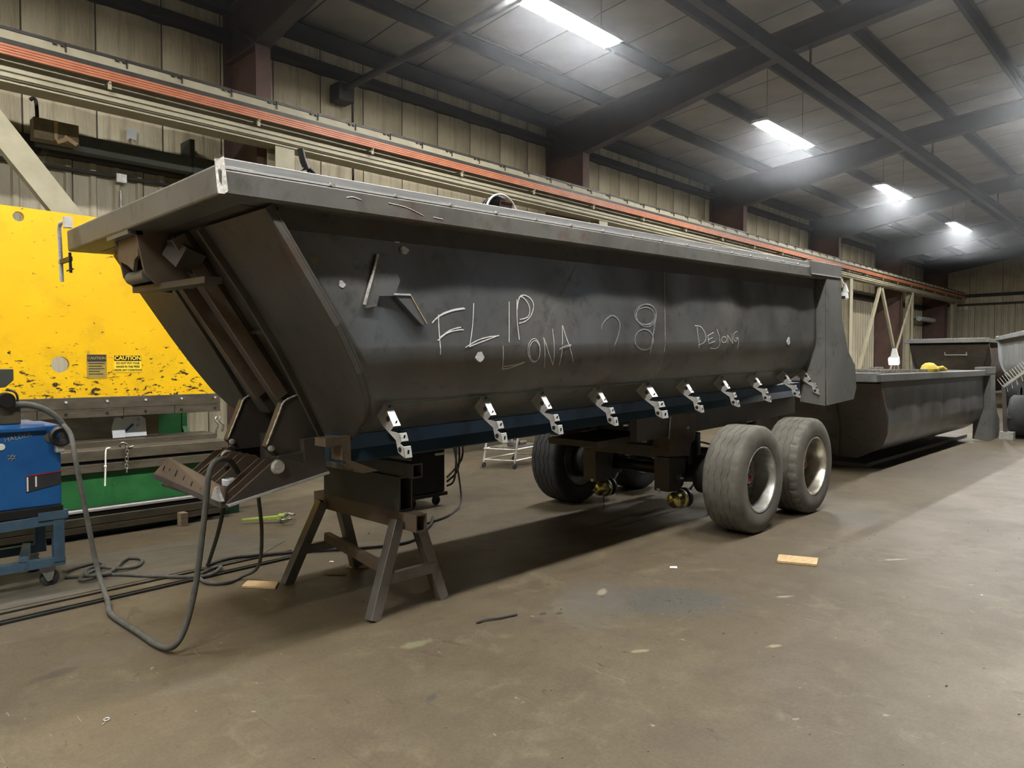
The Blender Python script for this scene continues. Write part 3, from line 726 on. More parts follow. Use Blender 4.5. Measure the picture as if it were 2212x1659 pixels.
# raised emblem
em = MB().prism([(-4.862, 2.378), (-4.798, 2.378), (-4.717, 2.242), (-4.761, 2.153), (-4.865, 2.148), (-4.881, 2.097), (-4.958, 2.081), (-4.962, 2.106)], 'y', -1.10, -1.07).build('emblem', 'plate', tr, bevel=.002)
MB().bar((-4.964, -1.10, 2.10), (-4.866, -1.10, 2.378), .012, .012).build('emblem_weld', 'weld', em)
MB().bar((-4.958, -1.10, 2.083), (-4.884, -1.10, 2.098), .008, .006).build('emblem_edge', 'rusty', em)
e2 = MB().prism([(-4.766, 2.161), (-4.653, 2.162), (-4.541, 2.0), (-4.573, 1.989)], 'y', -1.105, -1.07).build('emblem', 'plate', tr, bevel=.002)
MB().bar((-4.766, -1.105, 2.163), (-4.655, -1.105, 2.164), .01, .01).build('emblem_weld', 'bare', e2)
MB().bar((-4.653, -1.106, 2.16), (-4.541, -1.106, 2.0), .004, .005).build('emblem_edge', 'wood', e2)
# ground patches
for k, (x, z, r) in enumerate(((-4.724, 2.471, .024), (-4.674, 2.416, .024), (-5.094, 2.204, .019), (-4.099, 1.803, .034), (.474, 1.864, .04), (-5.254, 2.316, .022))):
    pts = [(x+r*(1+.25*math.sin(3*a+k))*math.cos(a), z+r*(.95+.2*math.cos(2*a+k))*math.sin(a)) for a in [2*PI*i/14 for i in range(14)]]
    MB().prism(pts, 'y', prof(z)-.012, prof(z)+.01).build('ground_spot', 'bare' if k != 5 else 'cardboard', tr)

# chalk writing, one part per letter
STROKES = [["F",0.009,0,[[[-4.433,2.057],[-4.431,1.94],[-4.42,1.819]],[[-4.482,2.007],[-4.422,2.049],[-4.329,2.081],[-4.225,2.097]],[[-4.474,2.016],[-4.41,2.06],[-4.317,2.089],[-4.233,2.101]],[[-4.444,1.902],[-4.368,1.949],[-4.274,1.967],[-4.241,1.967]],[[-4.426,1.922],[-4.344,1.966],[-4.261,1.983]]]],["L",0.009,0,[[[-4.152,2.133],[-4.166,1.994],[-4.195,1.86]],[[-4.229,1.859],[-4.129,1.901],[-4.04,1.921],[-3.932,1.932]],[[-4.192,1.865],[-4.104,1.889],[-3.948,1.93]]]],["I",0.009,0,[[[-3.838,2.152],[-3.841,2.016],[-3.844,1.888]]]],["P",0.009,0,[[[-3.765,2.171],[-3.766,2.036],[-3.748,1.903]],[[-3.764,2.104],[-3.743,2.182],[-3.693,2.2],[-3.629,2.178],[-3.601,2.133],[-3.628,2.068],[-3.684,2.028],[-3.748,2.012]],[[-3.766,2.128],[-3.729,2.19],[-3.666,2.155],[-3.641,2.107],[-3.661,2.057],[-3.74,2.037]]]],["L",0.007,0,[[[-3.9,1.866],[-3.871,1.71]],[[-3.872,1.712],[-3.796,1.719],[-3.669,1.753]],[[-3.868,1.729],[-3.76,1.737],[-3.68,1.753]]]],["O",0.006,0,[[[-3.53,1.829],[-3.531,1.794],[-3.541,1.767],[-3.562,1.752],[-3.592,1.752],[-3.623,1.769],[-3.648,1.797],[-3.66,1.831],[-3.659,1.865],[-3.64,1.893],[-3.614,1.908],[-3.586,1.908],[-3.56,1.892],[-3.542,1.864],[-3.53,1.829]],[[-3.533,1.825],[-3.533,1.795],[-3.542,1.77],[-3.56,1.757],[-3.586,1.758],[-3.613,1.772],[-3.634,1.797],[-3.645,1.827],[-3.645,1.857],[-3.629,1.881],[-3.607,1.894],[-3.582,1.894],[-3.56,1.88],[-3.544,1.856],[-3.533,1.825]]]],["N",0.007,0,[[[-3.448,1.7],[-3.5,1.919]],[[-3.495,1.914],[-3.434,1.812],[-3.357,1.723]],[[-3.358,1.725],[-3.397,1.978]]]],["A",0.008,0,[[[-3.287,1.719],[-3.287,2.004]],[[-3.284,2.002],[-3.236,1.898],[-3.144,1.743]],[[-3.317,1.831],[-3.261,1.856],[-3.193,1.864]],[[-3.314,1.841],[-3.195,1.855]]]],["2",0.014,1,[[[-2.857,1.972],[-2.829,2.027],[-2.736,2.079],[-2.661,2.069],[-2.614,2.019],[-2.635,1.939],[-2.691,1.849]]]],["8",0.014,1,[[[-2.148,1.896],[-2.162,1.859],[-2.193,1.83],[-2.244,1.815],[-2.305,1.816],[-2.363,1.833],[-2.407,1.862],[-2.419,1.897],[-2.406,1.932],[-2.368,1.961],[-2.314,1.977],[-2.254,1.977],[-2.199,1.961],[-2.161,1.932],[-2.148,1.896]]]],["9",0.01,2,[[[-2.09,2.101],[-2.107,2.064],[-2.155,2.034],[-2.222,2.017],[-2.295,2.017],[-2.359,2.032],[-2.403,2.06],[-2.418,2.095],[-2.401,2.13],[-2.357,2.16],[-2.292,2.178],[-2.219,2.18],[-2.152,2.166],[-2.106,2.137],[-2.09,2.101]],[[-2.125,2.091],[-2.139,2.06],[-2.179,2.036],[-2.236,2.022],[-2.297,2.021],[-2.352,2.034],[-2.389,2.057],[-2.402,2.086],[-2.388,2.115],[-2.35,2.14],[-2.295,2.154],[-2.233,2.156],[-2.177,2.144],[-2.138,2.121],[-2.125,2.091]],[[-2.09,2.095],[-2.106,2.054],[-2.15,2.021],[-2.212,2.002],[-2.28,2.002],[-2.339,2.019],[-2.38,2.05],[-2.393,2.089],[-2.378,2.129],[-2.337,2.162],[-2.276,2.181],[-2.209,2.183],[-2.147,2.167],[-2.105,2.136],[-2.09,2.095]],[[-2.089,2.125],[-2.124,1.992],[-2.18,1.86],[-2.181,1.725]],[[-2.105,2.113],[-2.146,1.968],[-2.183,1.752]]]],["D",0.007,0,[[[-1.455,2.006],[-1.436,1.918],[-1.405,1.815]],[[-1.493,2.015],[-1.391,2.007],[-1.314,1.951],[-1.297,1.898],[-1.341,1.862],[-1.431,1.842]]]],["E",0.007,0,[[[-1.262,1.928],[-1.242,1.853]],[[-1.27,1.924],[-1.154,1.957]],[[-1.26,1.888],[-1.174,1.909]],[[-1.242,1.853],[-1.136,1.874]]]],["J",0.007,0,[[[-1.1,1.987],[-1.054,1.917],[-1.046,1.835],[-1.103,1.808],[-1.207,1.813]]]],["O",0.006,0,[[[-0.919,1.889],[-0.928,1.873],[-0.953,1.863],[-0.982,1.863],[-1.006,1.873],[-1.015,1.889],[-1.006,1.905],[-0.982,1.915],[-0.952,1.915],[-0.928,1.905],[-0.919,1.889]]]],["N",0.006,0,[[[-0.894,1.853],[-0.901,1.933]],[[-0.901,1.93],[-0.786,1.85]],[[-0.786,1.85],[-0.815,1.947]]]],["G",0.006,0,[[[-0.685,1.97],[-0.759,1.947],[-0.774,1.899],[-0.727,1.871],[-0.667,1.899],[-0.665,1.802]],[[-0.733,1.902],[-0.667,1.907]]]],["scratch",0.004,1,[[[-3.133,2.425],[-3.268,2.251],[-3.398,2.113],[-3.471,1.97]]]],["mark",0.003,1,[[[-4.156,1.561],[-4.138,1.511],[-4.128,1.46],[-4.055,1.438],[-4.07,1.476],[-4.129,1.5]]]]]
def ribbon(mb, pts, wd, seed):
    P = spline([(x, 0, z) for x, z in pts], 5) if len(pts) > 2 else [V(pts[0][0], 0, pts[0][1]).lerp(V(pts[1][0], 0, pts[1][1]), k/5) for k in range(6)]
    vs = []
    for i, p in enumerate(P):
        d = (P[min(i+1, len(P)-1)] - P[max(i-1, 0)]).normalized(); q = Vector((-d.z, 0, d.x))
        ww = wd*(.75+.35*mnoise.noise((i*.7, seed, 0)))/2
        for s in (-1, 1):
            c = p + q*ww*s; vs.append((c.x, prof(c.z)+wave(c.x, c.z)-.0075, c.z))
    mb.add(vs, [(2*i, 2*i+1, 2*i+3, 2*i+2) for i in range(len(P)-1)])
for k, (ch, wd, faint, sts) in enumerate(STROKES):
    mb = MB()
    for j, st in enumerate(sts): ribbon(mb, st, wd, k*5+j)
    mb.build('scratch_mark' if len(ch) > 1 else 'chalk_letter', ('chalk', 'chalk_ghost', 'chalk_faint')[faint], tr)

# zinc light brackets along the lower curve and the string line
BP = [(-.873, 1.467), (-.95, 1.534), (-1.034, 1.415), (-1.002, 1.386), (-1.087, 1.376), (-1.104, 1.332), (-1.09, 1.318), (-1.123, 1.302), (-1.135, 1.24), (-1.071, 1.266), (-1.052, 1.336), (-.93, 1.41)]
br0 = MB().prism(BP, 'x', 0, .004)
for (a, b) in ((BP[1], BP[2]), (BP[4], BP[5]), (BP[7], BP[8])):
    br0.add([(x, y + o*.8, z + o*.5) for o in (0, .004) for x, (y, z) in ((0, a), (.052, a), (.052, b), (0, b))],
            [(0, 1, 2, 3), (7, 6, 5, 4), (0, 4, 5, 1), (1, 5, 6, 2), (2, 6, 7, 3), (3, 7, 4, 0)])
bro = br0.build('light_bracket', 'galv', tr)
sl = MB()
for (a, b), us in (((BP[1], BP[2]), (.12, .85)), ((BP[4], BP[5]), (.5,)), ((BP[7], BP[8]), (.5,))):
    for u in us:
        y, z = a[0]+(b[0]-a[0])*u, a[1]+(b[1]-a[1])*u
        sl.obox((.027, y-.003, z+.001), (.010, .004, .024), (-math.atan2(b[0]-a[0], -(b[1]-a[1])), 0, 0))
slo = sl.build('slot', 'dark_hole', bro)
ho = MB().cyl((-.003, -1.09, 1.285), (.006, -1.09, 1.285), .015, None, 12).build('bracket_hole', 'dark_hole', bro)
MB().cyl((-.003, -.985, 1.455), (.006, -.985, 1.455), .017, None, 8).build('bracket_hole', 'dark_hole', bro)
for k, x in enumerate((-4.746, -3.971, -3.414, -2.76, -2.094, -1.465, -.782, -.094, .637, 1.20)):
    o = bro if k == 0 else copy_tree(bro, tr)
    o.location = (x, 0, 0)
    if k == 4: o.scale = (1.75, 1, 1)
    if k == 9: o.scale = (.5, 1, 1)
MB().tube([(-4.74, -.962, 1.537), (1.2, -.962, 1.537)], .0028, 5).build('string_line', 'string', tr)

# chassis
for s in (-1, 1):
    MB().prism([(s*.46, 1.34), (s*.62, 1.34), (s*.63, 1.25), (s*.66, 1.175), (s*.46, 1.175)], 'x', -4.85, 1.9).build('chassis_beam', 'blue_steel', tr, bevel=.003)
    MB().box(-1.6, 1.95, s*.5-.04, s*.5+.04, .94, 1.18).build('rear_frame_rail', 'frame', tr, bevel=.003)
    MB().prism([(-4.97, 1.34), (-4.80, 1.34), (-4.80, 1.19), (-4.6, 1.10), (-4.72, 1.10), (-4.86, 1.2), (-4.86, 1.29), (-4.97, 1.29)], 'y', s*.6-.07, s*.6+.05).build('end_gusset', 'rusty', tr)
    MB().lathe([(0, -.012), (.03, -.01), (.035, 0)], (-4.42, s*.66, 1.3), 'y', 14).build('boss', 'blue_steel', tr)
MB().box(-4.75, -4.65, -.6, .6, 1.11, 1.24).build('front_crossmember', 'frame', tr)
for x in (-3.4, -2.0, .2, 1.6): MB().box(x-.05, x+.05, -.6, .6, 1.18, 1.3).build('crossmember', 'frame', tr)
MB().box(-4.9, -2.6, -.3, .3, 1.105, 1.3).build('spine_beam', 'frame', tr)
# suspension hangers, cross beam, axles
MB().box(-1.08, -.93, -.42, .42, .72, .84).build('hanger_cross_beam', 'frame', tr, bevel=.004)
MB().box(-1.9, -1.02, -.3, .3, .90, .96).build('under_plate', 'frame', tr)
for s in (-1, 1):
    yo, yi = s*.55, s*.36
    h = MB().prism([(-1.02, 1.16), (-.53, 1.14), (-.56, .86), (-.64, .83), (-.67, .70), (-1.10, .745), (-1.05, .9)], 'y', min(yo, yi), max(yo, yi)).build('upper_hanger', 'rusty', tr, bevel=.005)
    MB().bar((-1.04, s*.552, 1.14), (-1.07, s*.552, .92), .008, .012).build('hanger_weld', 'bare', h)
    MB().cyl((-.72, s*.55, 1.0), (-.72, s*.565, 1.0), .016, None, 10).build('hanger_bolt', 'bare', h)
    l = MB().prism([(-1.06, .73), (-.72, .70), (-.78, .42), (-.86, .375), (-1.06, .385)], 'y', min(yo, yi)+.01, max(yo, yi)-.01).build('lower_hanger', 'frame', tr, bevel=.004)
    MB().cyl((-.88, s*.54, .505), (-.88, s*.565, .505), .042, None, 18).build('pivot_washer', 'pillar', l, 40)
    MB().cyl((-.88, s*.56, .505), (-.88, s*.60, .505), .013, .006, 10).build('pivot_bolt', 'bare', l, 40)
    MB().obox((-1.063, s*.42, .395), (.004, .035, .03)).build('tag', 'white', l)
    for ax in (-.62, .68):
        MB().bar((ax-.3, s*.45, .52), (ax+.1, s*.45, .46), .09, .11).build('trailing_arm', 'black', tr)
        MB().cyl((ax+.12, s*.45, .5), (ax+.12, s*.45, .92), .11, None, 18).build('air_spring', 'black', tr, 40)
        MB().cyl((ax, s*.66, .53), (ax, s*.93, .53), .2, .21, 28).build('brake_drum', 'black', tr, 40)
        MB().obox((ax-.13, s*.86, .66), (.004, .03, .06), (0, .4, 0)).build('tag', 'white', tr)
    MB().box(.35, .62, s*.46-.08, s*.46+.08, .45, .95).build('rear_hanger', 'frame', tr)
    c = MB().lathe([(0, -.15), (.035, -.15), (.06, -.13), (.08, -.115), (.085, -.02), (.098, -.012), (.098, .012), (.085, .02), (.08, .05), (.065, .06), (0, .06)], (-.76, s*.48, .265), 'x', 22).build('brake_chamber', 'gold', tr, 40)
    MB().lathe([(0, .062), (.09, .062), (.104, .07), (.104, .10), (.09, .12), (0, .13)], (-.76, s*.48, .265), 'x', 22).build('chamber_back', 'black', c, 40)
    MB().lathe([(.099, -.012), (.104, -.012), (.104, .012), (.099, .012)], (-.76, s*.48, .265), 'x', 22).build('clamp_ring', 'bare', c, 40)
    MB().cyl((-.97, s*.48, .26), (-.905, s*.48, .265), .008, .014, 8).build('release_bolt', 'bare', c)
    MB().cyl((-.63, s*.48, .28), (-.45, s*.50, .42), .012, None, 8).build('push_rod', 'bare', c)
MB().tube(spline([(-.82, .46, .24), (-.83, .44, .1), (-.82, .45, .02)], 5), .005, 5).build('drip_hose', 'hose', tr)
for ax in (-.62, .68): MB().cyl((ax, -.95, .53), (ax, .95, .53), .065, None, 16).build('axle', 'black', tr, 40)
for y in (-.2, .15): MB().tube(spline([(-1.0, y, .8), (-.6, y+.1, .62), (0, y, .75), (.6, y-.05, .6)], 6), .012, 6).build('air_line', 'cable', tr)

# wheels
def tyre_mesh(lugs):
    Wd, Ro = .19, .52
    n = 160; vs = []; fs = []
    prf = []  # (axial, radius, zigzag)
    prf += [(.165, .31, 0), (.185, .33, 0), (.192, .38, 0), (.192, .42, 0), (.186, .46, 0), (.176, .49, 0), (.166, .505, 'l'), (.15, .515, 'l')]
    for c in (.10, .035, -.035, -.10):
        prf += [(c+.005, Ro, 1), (c+.003, Ro-.006, 1), (c-.003, Ro-.006, 1), (c-.005, Ro, 1)]
    prf += [(-.15, .515, 'l'), (-.166, .505, 'l'), (-.176, .49, 0), (-.186, .46, 0), (-.192, .42, 0), (-.192, .38, 0), (-.185, .33, 0), (-.165, .31, 0)]
    for a, r, zg in prf:
        for k in range(n):
            th = 2*PI*k/n; rr, aa = r, a
            if zg == 1: aa = a + .009*(1 if (k//4) % 2 else -1)*(1 if k % 4 in (1, 2) else .3)
            if zg == 'l' and k % (5 if lugs else 8) == 0: rr = r - (.014 if lugs else .007)
            vs.append((rr*math.cos(th), aa, rr*math.sin(th)))
    m = len(prf)
    for i in range(m-1):
        for k in range(n): fs.append((i*n+k, i*n+(k+1) % n, (i+1)*n+(k+1) % n, (i+1)*n+k))
    return MB().add(vs, fs)
def wheel(loc, flip, m_t, m_r, lugs):
    """outer face at -y; flip for the far side"""
    t = tyre_mesh(lugs).build('tire', m_t, tr, 35)
    MB().lathe([(.318, -.168), (.325, -.18), (.312, -.188), (.30, -.18), (.292, -.15), (.278, -.06), (.27, .02), (.10, .05), (.10, .16), (.285, .16), (.312, .175), (.318, .168)], (0, 0, 0), 'y', 40).build('rim', m_r, t, 35)
    h = MB().lathe([(0, -.07), (.04, -.07), (.055, -.055), (.06, .0), (.075, .01), (.11, .02), (.11, .05)], (0, 0, 0), 'y', 20).build('hub', 'rim', t, 35)
    MB().lathe([(0, -.085), (.026, -.083), (.032, -.07)], (0, 0, 0), 'y', 14).build('hub_cap', 'red', t, 35)
    nm = MB()
    for k in range(10): a = 2*PI*k/10; nm.cyl((.15*math.cos(a), .03, .15*math.sin(a)), (.15*math.cos(a), -.015, .15*math.sin(a)), .014, None, 6)
    nm.build('wheel_nuts', 'rim', t)
    t.location = loc
    t.rotation_euler = (0, random.uniform(0, 6), PI if flip else 0)
AX = (-.64, .655)
def wl(x): return (x, )
for k, x in enumerate(AX):
    zc = .52 - math.sin(R(1.6))*x
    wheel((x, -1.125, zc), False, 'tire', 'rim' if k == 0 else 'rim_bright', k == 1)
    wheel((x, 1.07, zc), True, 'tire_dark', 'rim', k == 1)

# things on the trailer
def tw(x, y, z):
    c, s = math.cos(R(1.6)), math.sin(R(1.6)); return Vector((P0[0]+c*x-s*z, P0[1]+y, s*x+c*z))
c0 = tw(-5.84, .82, 2.55)
t = thing('bar_clamp', 'grey steel bar clamp gripping the front corner of the trailer rail', 'clamp', c0)
def cw(dy, dz, dx=0): return tw(-5.84+dx, .82+dy, 2.55+dz)
MB().tube([cw(.30, -.20), cw(.30, .15), cw(.27, .18), cw(.10, .18)], .013, 8).build('clamp_frame', 'bare', t, 60)
MB().bar(cw(.10, .20), cw(.10, .13), .045, .045).build('fixed_jaw', 'bare', t)
MB().bar(cw(.32, -.07), cw(.07, -.07), .02, .028).build('sliding_arm', 'black', t)
MB().cyl(cw(.085, -.03), cw(.085, -.16), .009, None, 8).build('screw', 'black', t)
MB().cyl(cw(.17, -.14), cw(.03, -.14), .005, None, 6).build('handle', 'black', t)
hp = tw(-3.86, -1.0, 2.69)
t = thing('welding_helmet', 'dark welding helmet lying on the trailer top rail beside the bright tarp bar', 'helmet', hp)
hm = MB()
vs = []; fs = []
for j in range(9):
    for i in range(17):
        a = PI*i/16; b = PI/2*j/8
        vs.append(hp + Vector((.14*math.cos(a), .11*math.cos(b)*math.sin(a)*1.1-.03, .02+.13*math.sin(a)*math.sin(b)+.0)))
for j in range(8):
    for i in range(16): q = j*17+i; fs.append((q, q+1, q+18, q+17))
MB().add(vs, fs).build('shell', 'shade', t, 60, solid=.006)
MB().obox(hp+Vector((.01, -.085, .075)), (.11, .012, .07), (.35, 0, 0)).build('visor', 'visor', t, bevel=.005)
MB().tube([hp+Vector((.14*math.cos(a), -.06, .02+.135*math.sin(a))) for a in [PI*k/14 for k in range(15)]], .008, 6).build('rim', 'galv', t, 60)
gp = tw(-5.2, -.95, 2.72)
t = thing('welding_gun', 'small black welding gun and lead hooked over the trailer rail near the front', 'welding gun', gp)
MB().tube(spline([gp+Vector((-.03, 0, .17)), gp+Vector((-.02, 0, .12)), gp+Vector((.04, 0, .08)), gp+Vector((.09, 0, .01)), gp+Vector((.1, .05, -.1))], 5), .011, 8).build('lead', 'cable', t, 60)
MB().tube([gp+Vector((-.035, 0, .19)), gp+Vector((-.02, 0, .13)), gp+Vector((-.0, 0, .09))], .018, 8).build('nozzle', 'black', t, 60)
MB().tube(spline([gp+Vector((-.05, 0, .05)), gp+Vector((-.01, 0, .1)), gp+Vector((.02, 0, .06)), gp+Vector((.03, 0, .02))], 5), .006, 6).build('trigger', 'black', t, 60)
cp_ = tw(-5.27, -.03, .985)
t = thing('wire_spool', 'small white and black roll sitting in the trailer coupler tray', 'roll', cp_)
MB().lathe([(.03, .005), (.045, 0), (.045, .035), (.042, .045), (.045, .055), (.045, .085), (.04, .09), (.028, .09), (.028, .02)], cp_, 'z', 22).build('roll_body', 'paper', t, 40)
MB().lathe([(.046, .034), (.048, .04), (.046, .05)], cp_, 'z', 22).lathe([(.029, .03), (.029, .091), (.037, .0915)], cp_, 'z', 22).build('black_bands', 'black', t, 40)

# ------------------------------------------------------------------ the other tubs down the hall
t2 = thing('tub_body', 'bare steel dump tub without wheels standing on the floor behind the trailer tail', 'tub', (16.35, 4.5, -1.05)); t2['_loc'] = 1; t2.scale = (1, 1, .945)
build_tub(t2, 'plate', 'frame', 'pillar', 'pillar')
MB().box(-4.5, 1.9, -.66, .66, 1.115, 1.18).build('floor_skid', 'frame', t2)
t3 = thing('dump_trailer', 'dark steel dump trailer front end standing beyond the lamp, far right', 'trailer', (31.8, 6.15, -.3)); t3['_loc'] = 1
build_tub(t3, 'frame', 'plate_front', 'pillar', 'frame', False)
plane_prism([(-1.17, 2.56), (1.05, 2.56), (.8, 1.4), (-.8, 1.4)], .05, .13).build('front_panel', 'plate_front', t3)
for y in (-.55, .05): MB().bar(fp(y, 2.34, .14), fp(y, 2.24, .14), .03, .03).build('handle_post', 'galv', t3)
MB().bar(fp(-.55, 2.26, .15), fp(.05, 2.26, .15), .02, .02).build('handle_bar', 'bare', t3)
MB().box(-4.9, 1.5, -.5, .5, .9, 1.35).build('chassis', 'frame', t3)
for x in (-.6, .7):
    for s in (-1.05, 1.05): MB().lathe([(.2, -.19), (.5, -.19), (.56, -.15), (.56, .15), (.5, .19), (.2, .19)], (x, s, .86), 'y', 28).build('tire', 'tire_dark', t3, 40)
MB().box(-4.3, -4.1, -.5, .5, .31, 1.0).build('landing_leg', 'frame', t3)
t4 = thing('hopper_body', 'steel hopper body side, its pale grey standing in for glare, at the right edge', 'hopper', (20.6, 1.93, -.27)); t4['_loc'] = 1
t4.rotation_euler = (0, 0, R(196.7))
build_tub(t4, 'glare_grey', 'glare_grey', 'glare_grey', 'glare_grey', False)
MB().box(-4.5, 1.4, -.5, .5, .27, 1.34).build('support_frame', 'frame', t4)

# ------------------------------------------------------------------ stand under the nose of the trailer
sx = 2.92
t = thing('saw_horse', 'rusty steel saw horse with four splayed legs under the trailer nose', 'stand', (sx, 4.35, 0))
MB().htube((sx+.02, 3.70, .593), (sx+.02, 4.97, .593), .09, .115, .01).build('top_tube', 'rusty', t)
feet = ((2.62, 3.80), (3.22, 3.83), (2.62, 4.90), (3.23, 4.90))
for k, (fx, fy) in enumerate(feet):
    ty_ = 3.86 if k < 2 else 4.80
    q = MB().htube((fx, fy, 0.0), (sx+.02+(-.075 if fx < sx else .075), ty_, .60), .075, .075, .008, (0, 1, 0)).build('leg', 'stand', t, bevel=.006)
for ya, yb in ((3.82, 3.82), (4.88, 4.88)):
    MB().bar((2.70, ya, .24), (3.15, yb, .24), .05, .07).build('end_brace', 'stand', t, bevel=.004)
MB().bar((2.80, 3.85, .27), (2.95, 4.88, .30), .05, .07).build('long_brace', 'rusty', t, bevel=.004)
tag(MB().htube((sx+.015, 3.86, .768), (sx+.015, 4.80, .768), .11, .232, .012).build('box_tube', 'tube_dark', loc=(sx, 4.3, .651)), 'deep dark box tube lying on top of the saw horse', 'steel tube')
tag(MB().htube((sx+.02, 3.74, .933), (sx+.02, 4.78, .933), .085, .096, .01).build('box_tube', 'tube_dark', loc=(sx, 4.3, .885)), 'small square box tube between the deep tube and the trailer', 'steel tube')

# ------------------------------------------------------------------ press brake
def plate_holes(outer, holes, y0, y1, n=24):
    bm = bmesh.new(); loops = [outer] + [[(cx+r*math.cos(2*PI*k/n), cz+r*math.sin(2*PI*k/n)) for k in range(n)] for cx, cz, r in holes]
    mb = MB(); es = []
    for lp in loops:
        vs = [bm.verts.new((x, 0, z)) for x, z in lp]
        es += [bm.edges.new((vs[k], vs[(k+1) % len(vs)])) for k in range(len(vs))]
    bmesh.ops.triangle_fill(bm, use_beauty=True, edges=es)
    bm.verts.index_update()
    pts = [(v.co.x, v.co.z) for v in bm.verts]; fs = [tuple(v.index for v in f.verts) for f in bm.faces]; bm.free()
    for y in (y0, y1): mb.add([(x, y, z) for x, z in pts], fs)
    for lp in loops:
        m = len(lp); mb.add([(x, y, z) for y in (y0, y1) for x, z in lp], [(k, (k+1) % m, m+(k+1) % m, m+k) for k in range(m)])
    return mb
pr = thing('press_brake', 'big press brake with a chipped yellow ram and green bed', 'press', (1.6, 8.3, 0))
ram = plate_holes([(-.4, 1.305), (3.43, 1.305), (3.43, 3.07), (-.4, 3.085)], [(1.592, 2.99, .045), (1.905, 1.625, .078)], 7.90, 7.96).build('ram_plate', 'yellow', pr)
MB().box(-.4, 3.44, 7.88, 7.98, 1.19, 1.305).build('ram_bar', 'press_steel', pr, bevel=.003)
for k, (a, b) in enumerate(((-.4, .9), (.905, 1.7), (1.705, 2.45), (2.455, 2.95), (2.955, 3.44))):
    MB().box(a, b, 7.885, 7.965, 1.105, 1.187).build('punch_holder', 'press_steel', pr, bevel=.003)
for k in range(9):
    x = .5+.36*k
    MB().cyl((x, 7.88, 1.262), (x, 7.868, 1.262), .012, None, 10).build('bolt', 'bare', pr)
    if k > 3: MB().cyl((x, 7.885, 1.145), (x, 7.877, 1.145), .014, None, 10).build('bolt', 'dark_hole', pr)
MB().box(-.4, 3.42, 7.68, 7.95, .70, .80).build('die_rail', 'press_steel', pr, bevel=.004)
MB().box(-.4, 3.42, 7.95, 8.3, .70, .86).build('die_block', 'press_steel', pr, bevel=.004)
MB().box(-.4, 3.42, 7.71, 7.9, .665, .70).build('bed_groove', 'dark_hole', pr)
MB().box(-.4, 3.42, 7.69, 7.95, .585, .665).build('bed_strip', 'press_steel', pr, bevel=.004)
MB().box(-.4, 3.42, 7.76, 7.9, .0, .585).build('bed_plate', 'green', pr)
MB().box(-.4, 3.1, 7.50, 7.565, .245, .268).build('front_ledge', 'bare', pr, bevel=.003)
MB().box(-.4, 3.15, 7.52, 7.76, .20, .245).build('ledge_groove', 'dark_hole', pr)
MB().box(-.4, 3.3, 7.47, 7.75, .125, .20).build('front_ledge', 'press_steel', pr, bevel=.004)
MB().box(-.4, 3.3, 7.47, 7.5, .06, .12).build('front_ledge', 'press_steel', pr, bevel=.004)
MB().box(-.4, 3.3, 7.62, 7.76, 0, .125).build('base_skirt', 'green_dark', pr)
MB().box(3.05, 3.52, 7.62, 8.5, 0, .15).build('foot', 'green_dark', pr)
MB().cyl((3.36, 7.62, .08), (3.36, 7.59, .08), .03, None, 8).build('foot_bolt', 'green', pr)
for x in (-.35, 3.30):
    MB().prism([(7.98, 1.35), (8.5, 1.35), (8.6, 1.2), (8.6, .9), (8.5, .8), (8.0, .8), (8.0, 0), (9.3, 0), (9.3, 2.9), (7.98, 2.9)], 'x', x, x+.06).build('side_frame', 'green', pr)
MB().box(-.4, 3.3, 8.95, 9.0, .3, 1.3).build('back_gauge', 'press_steel', pr)
MB().box(2.86, 3.27, 8.55, 8.58, .8, 1.15).build('rear_guard', 'green', pr)
# stickers on the ram
s = MB().box(2.374, 2.63, 7.897, 7.90, 1.548, 1.718).build('warning_sticker', 'decal_yellow', pr)
MB().box(2.376, 2.628, 7.8955, 7.897, 1.662, 1.716).build('header_band', 'black', s)
text('lettering', 'CAUTION', .056, 'decal_yellow', s, (2.502, 7.8945, 1.689), bold=.0012, sx=.98)
for k, ln in enumerate(('DO NOT PUT YOUR', 'HANDS IN THIS PRESS', 'UNDER ANY CONDITIONS')):
    text('lettering', ln, .030, 'black', s, (2.502, 7.896, 1.638-.035*k), bold=.0005, sx=(.80, .76, .72)[k])
s = MB().box(2.130, 2.306, 7.897, 7.90, 1.49, 1.726).build('old_sticker', 'old_decal', pr)
MB().box(2.134, 2.302, 7.8955, 7.897, 1.655, 1.722).build('header_band', 'decal_dark', s)
text('lettering', 'CAUTION', .036, 'old_decal', s, (2.218, 7.8945, 1.688), bold=.0008)
for k in range(5): MB().box(2.145, 2.145+(.145, .12, .14, .10, .13)[k], 7.896, 7.897, 1.632-.026*k, 1.640-.026*k).build('text_line', 'decal_dark', s)
# sheets standing in the press throat
for k, (a, b, z0, z1, m, lab) in enumerate(((2.40, 2.52, .87, 1.08, 'paper', 'white paper sheet with a torn edge leaning in the press throat, left of two'), (2.50, 2.74, .87, 1.08, 'paper', 'wider white printed sheet leaning in the press throat'), (2.73, 2.88, .87, 1.09, 'wood_old', 'narrow grey board leaning in the press throat beside the white sheets'))):
    o = MB().prism([(a, z0), (b, z0), (b-.01, z1-.03), (b-.05, z1), (a+.02, z1), (a-.01, z1-.1)], 'y', 8.06+.04*k, 8.064+.04*k+(.012 if k == 2 else 0)).build('sheet', m, loc=(a, 8.06, z0))
    tag(o, lab, 'sheet')
    if k == 1:
        for (x, z) in ((2.66, 1.045), (2.655, .985)):
            MB().lathe([(.012, -.003), (.016, -.003), (.016, -.001), (.012, -.001)], (x, 8.10, z), 'y', 12).build('printed_mark', 'blue', o)
        MB().bar((2.53, 8.097, .93), (2.61, 8.097, 1.0), .004, .02).build('printed_mark', 'blue', o)
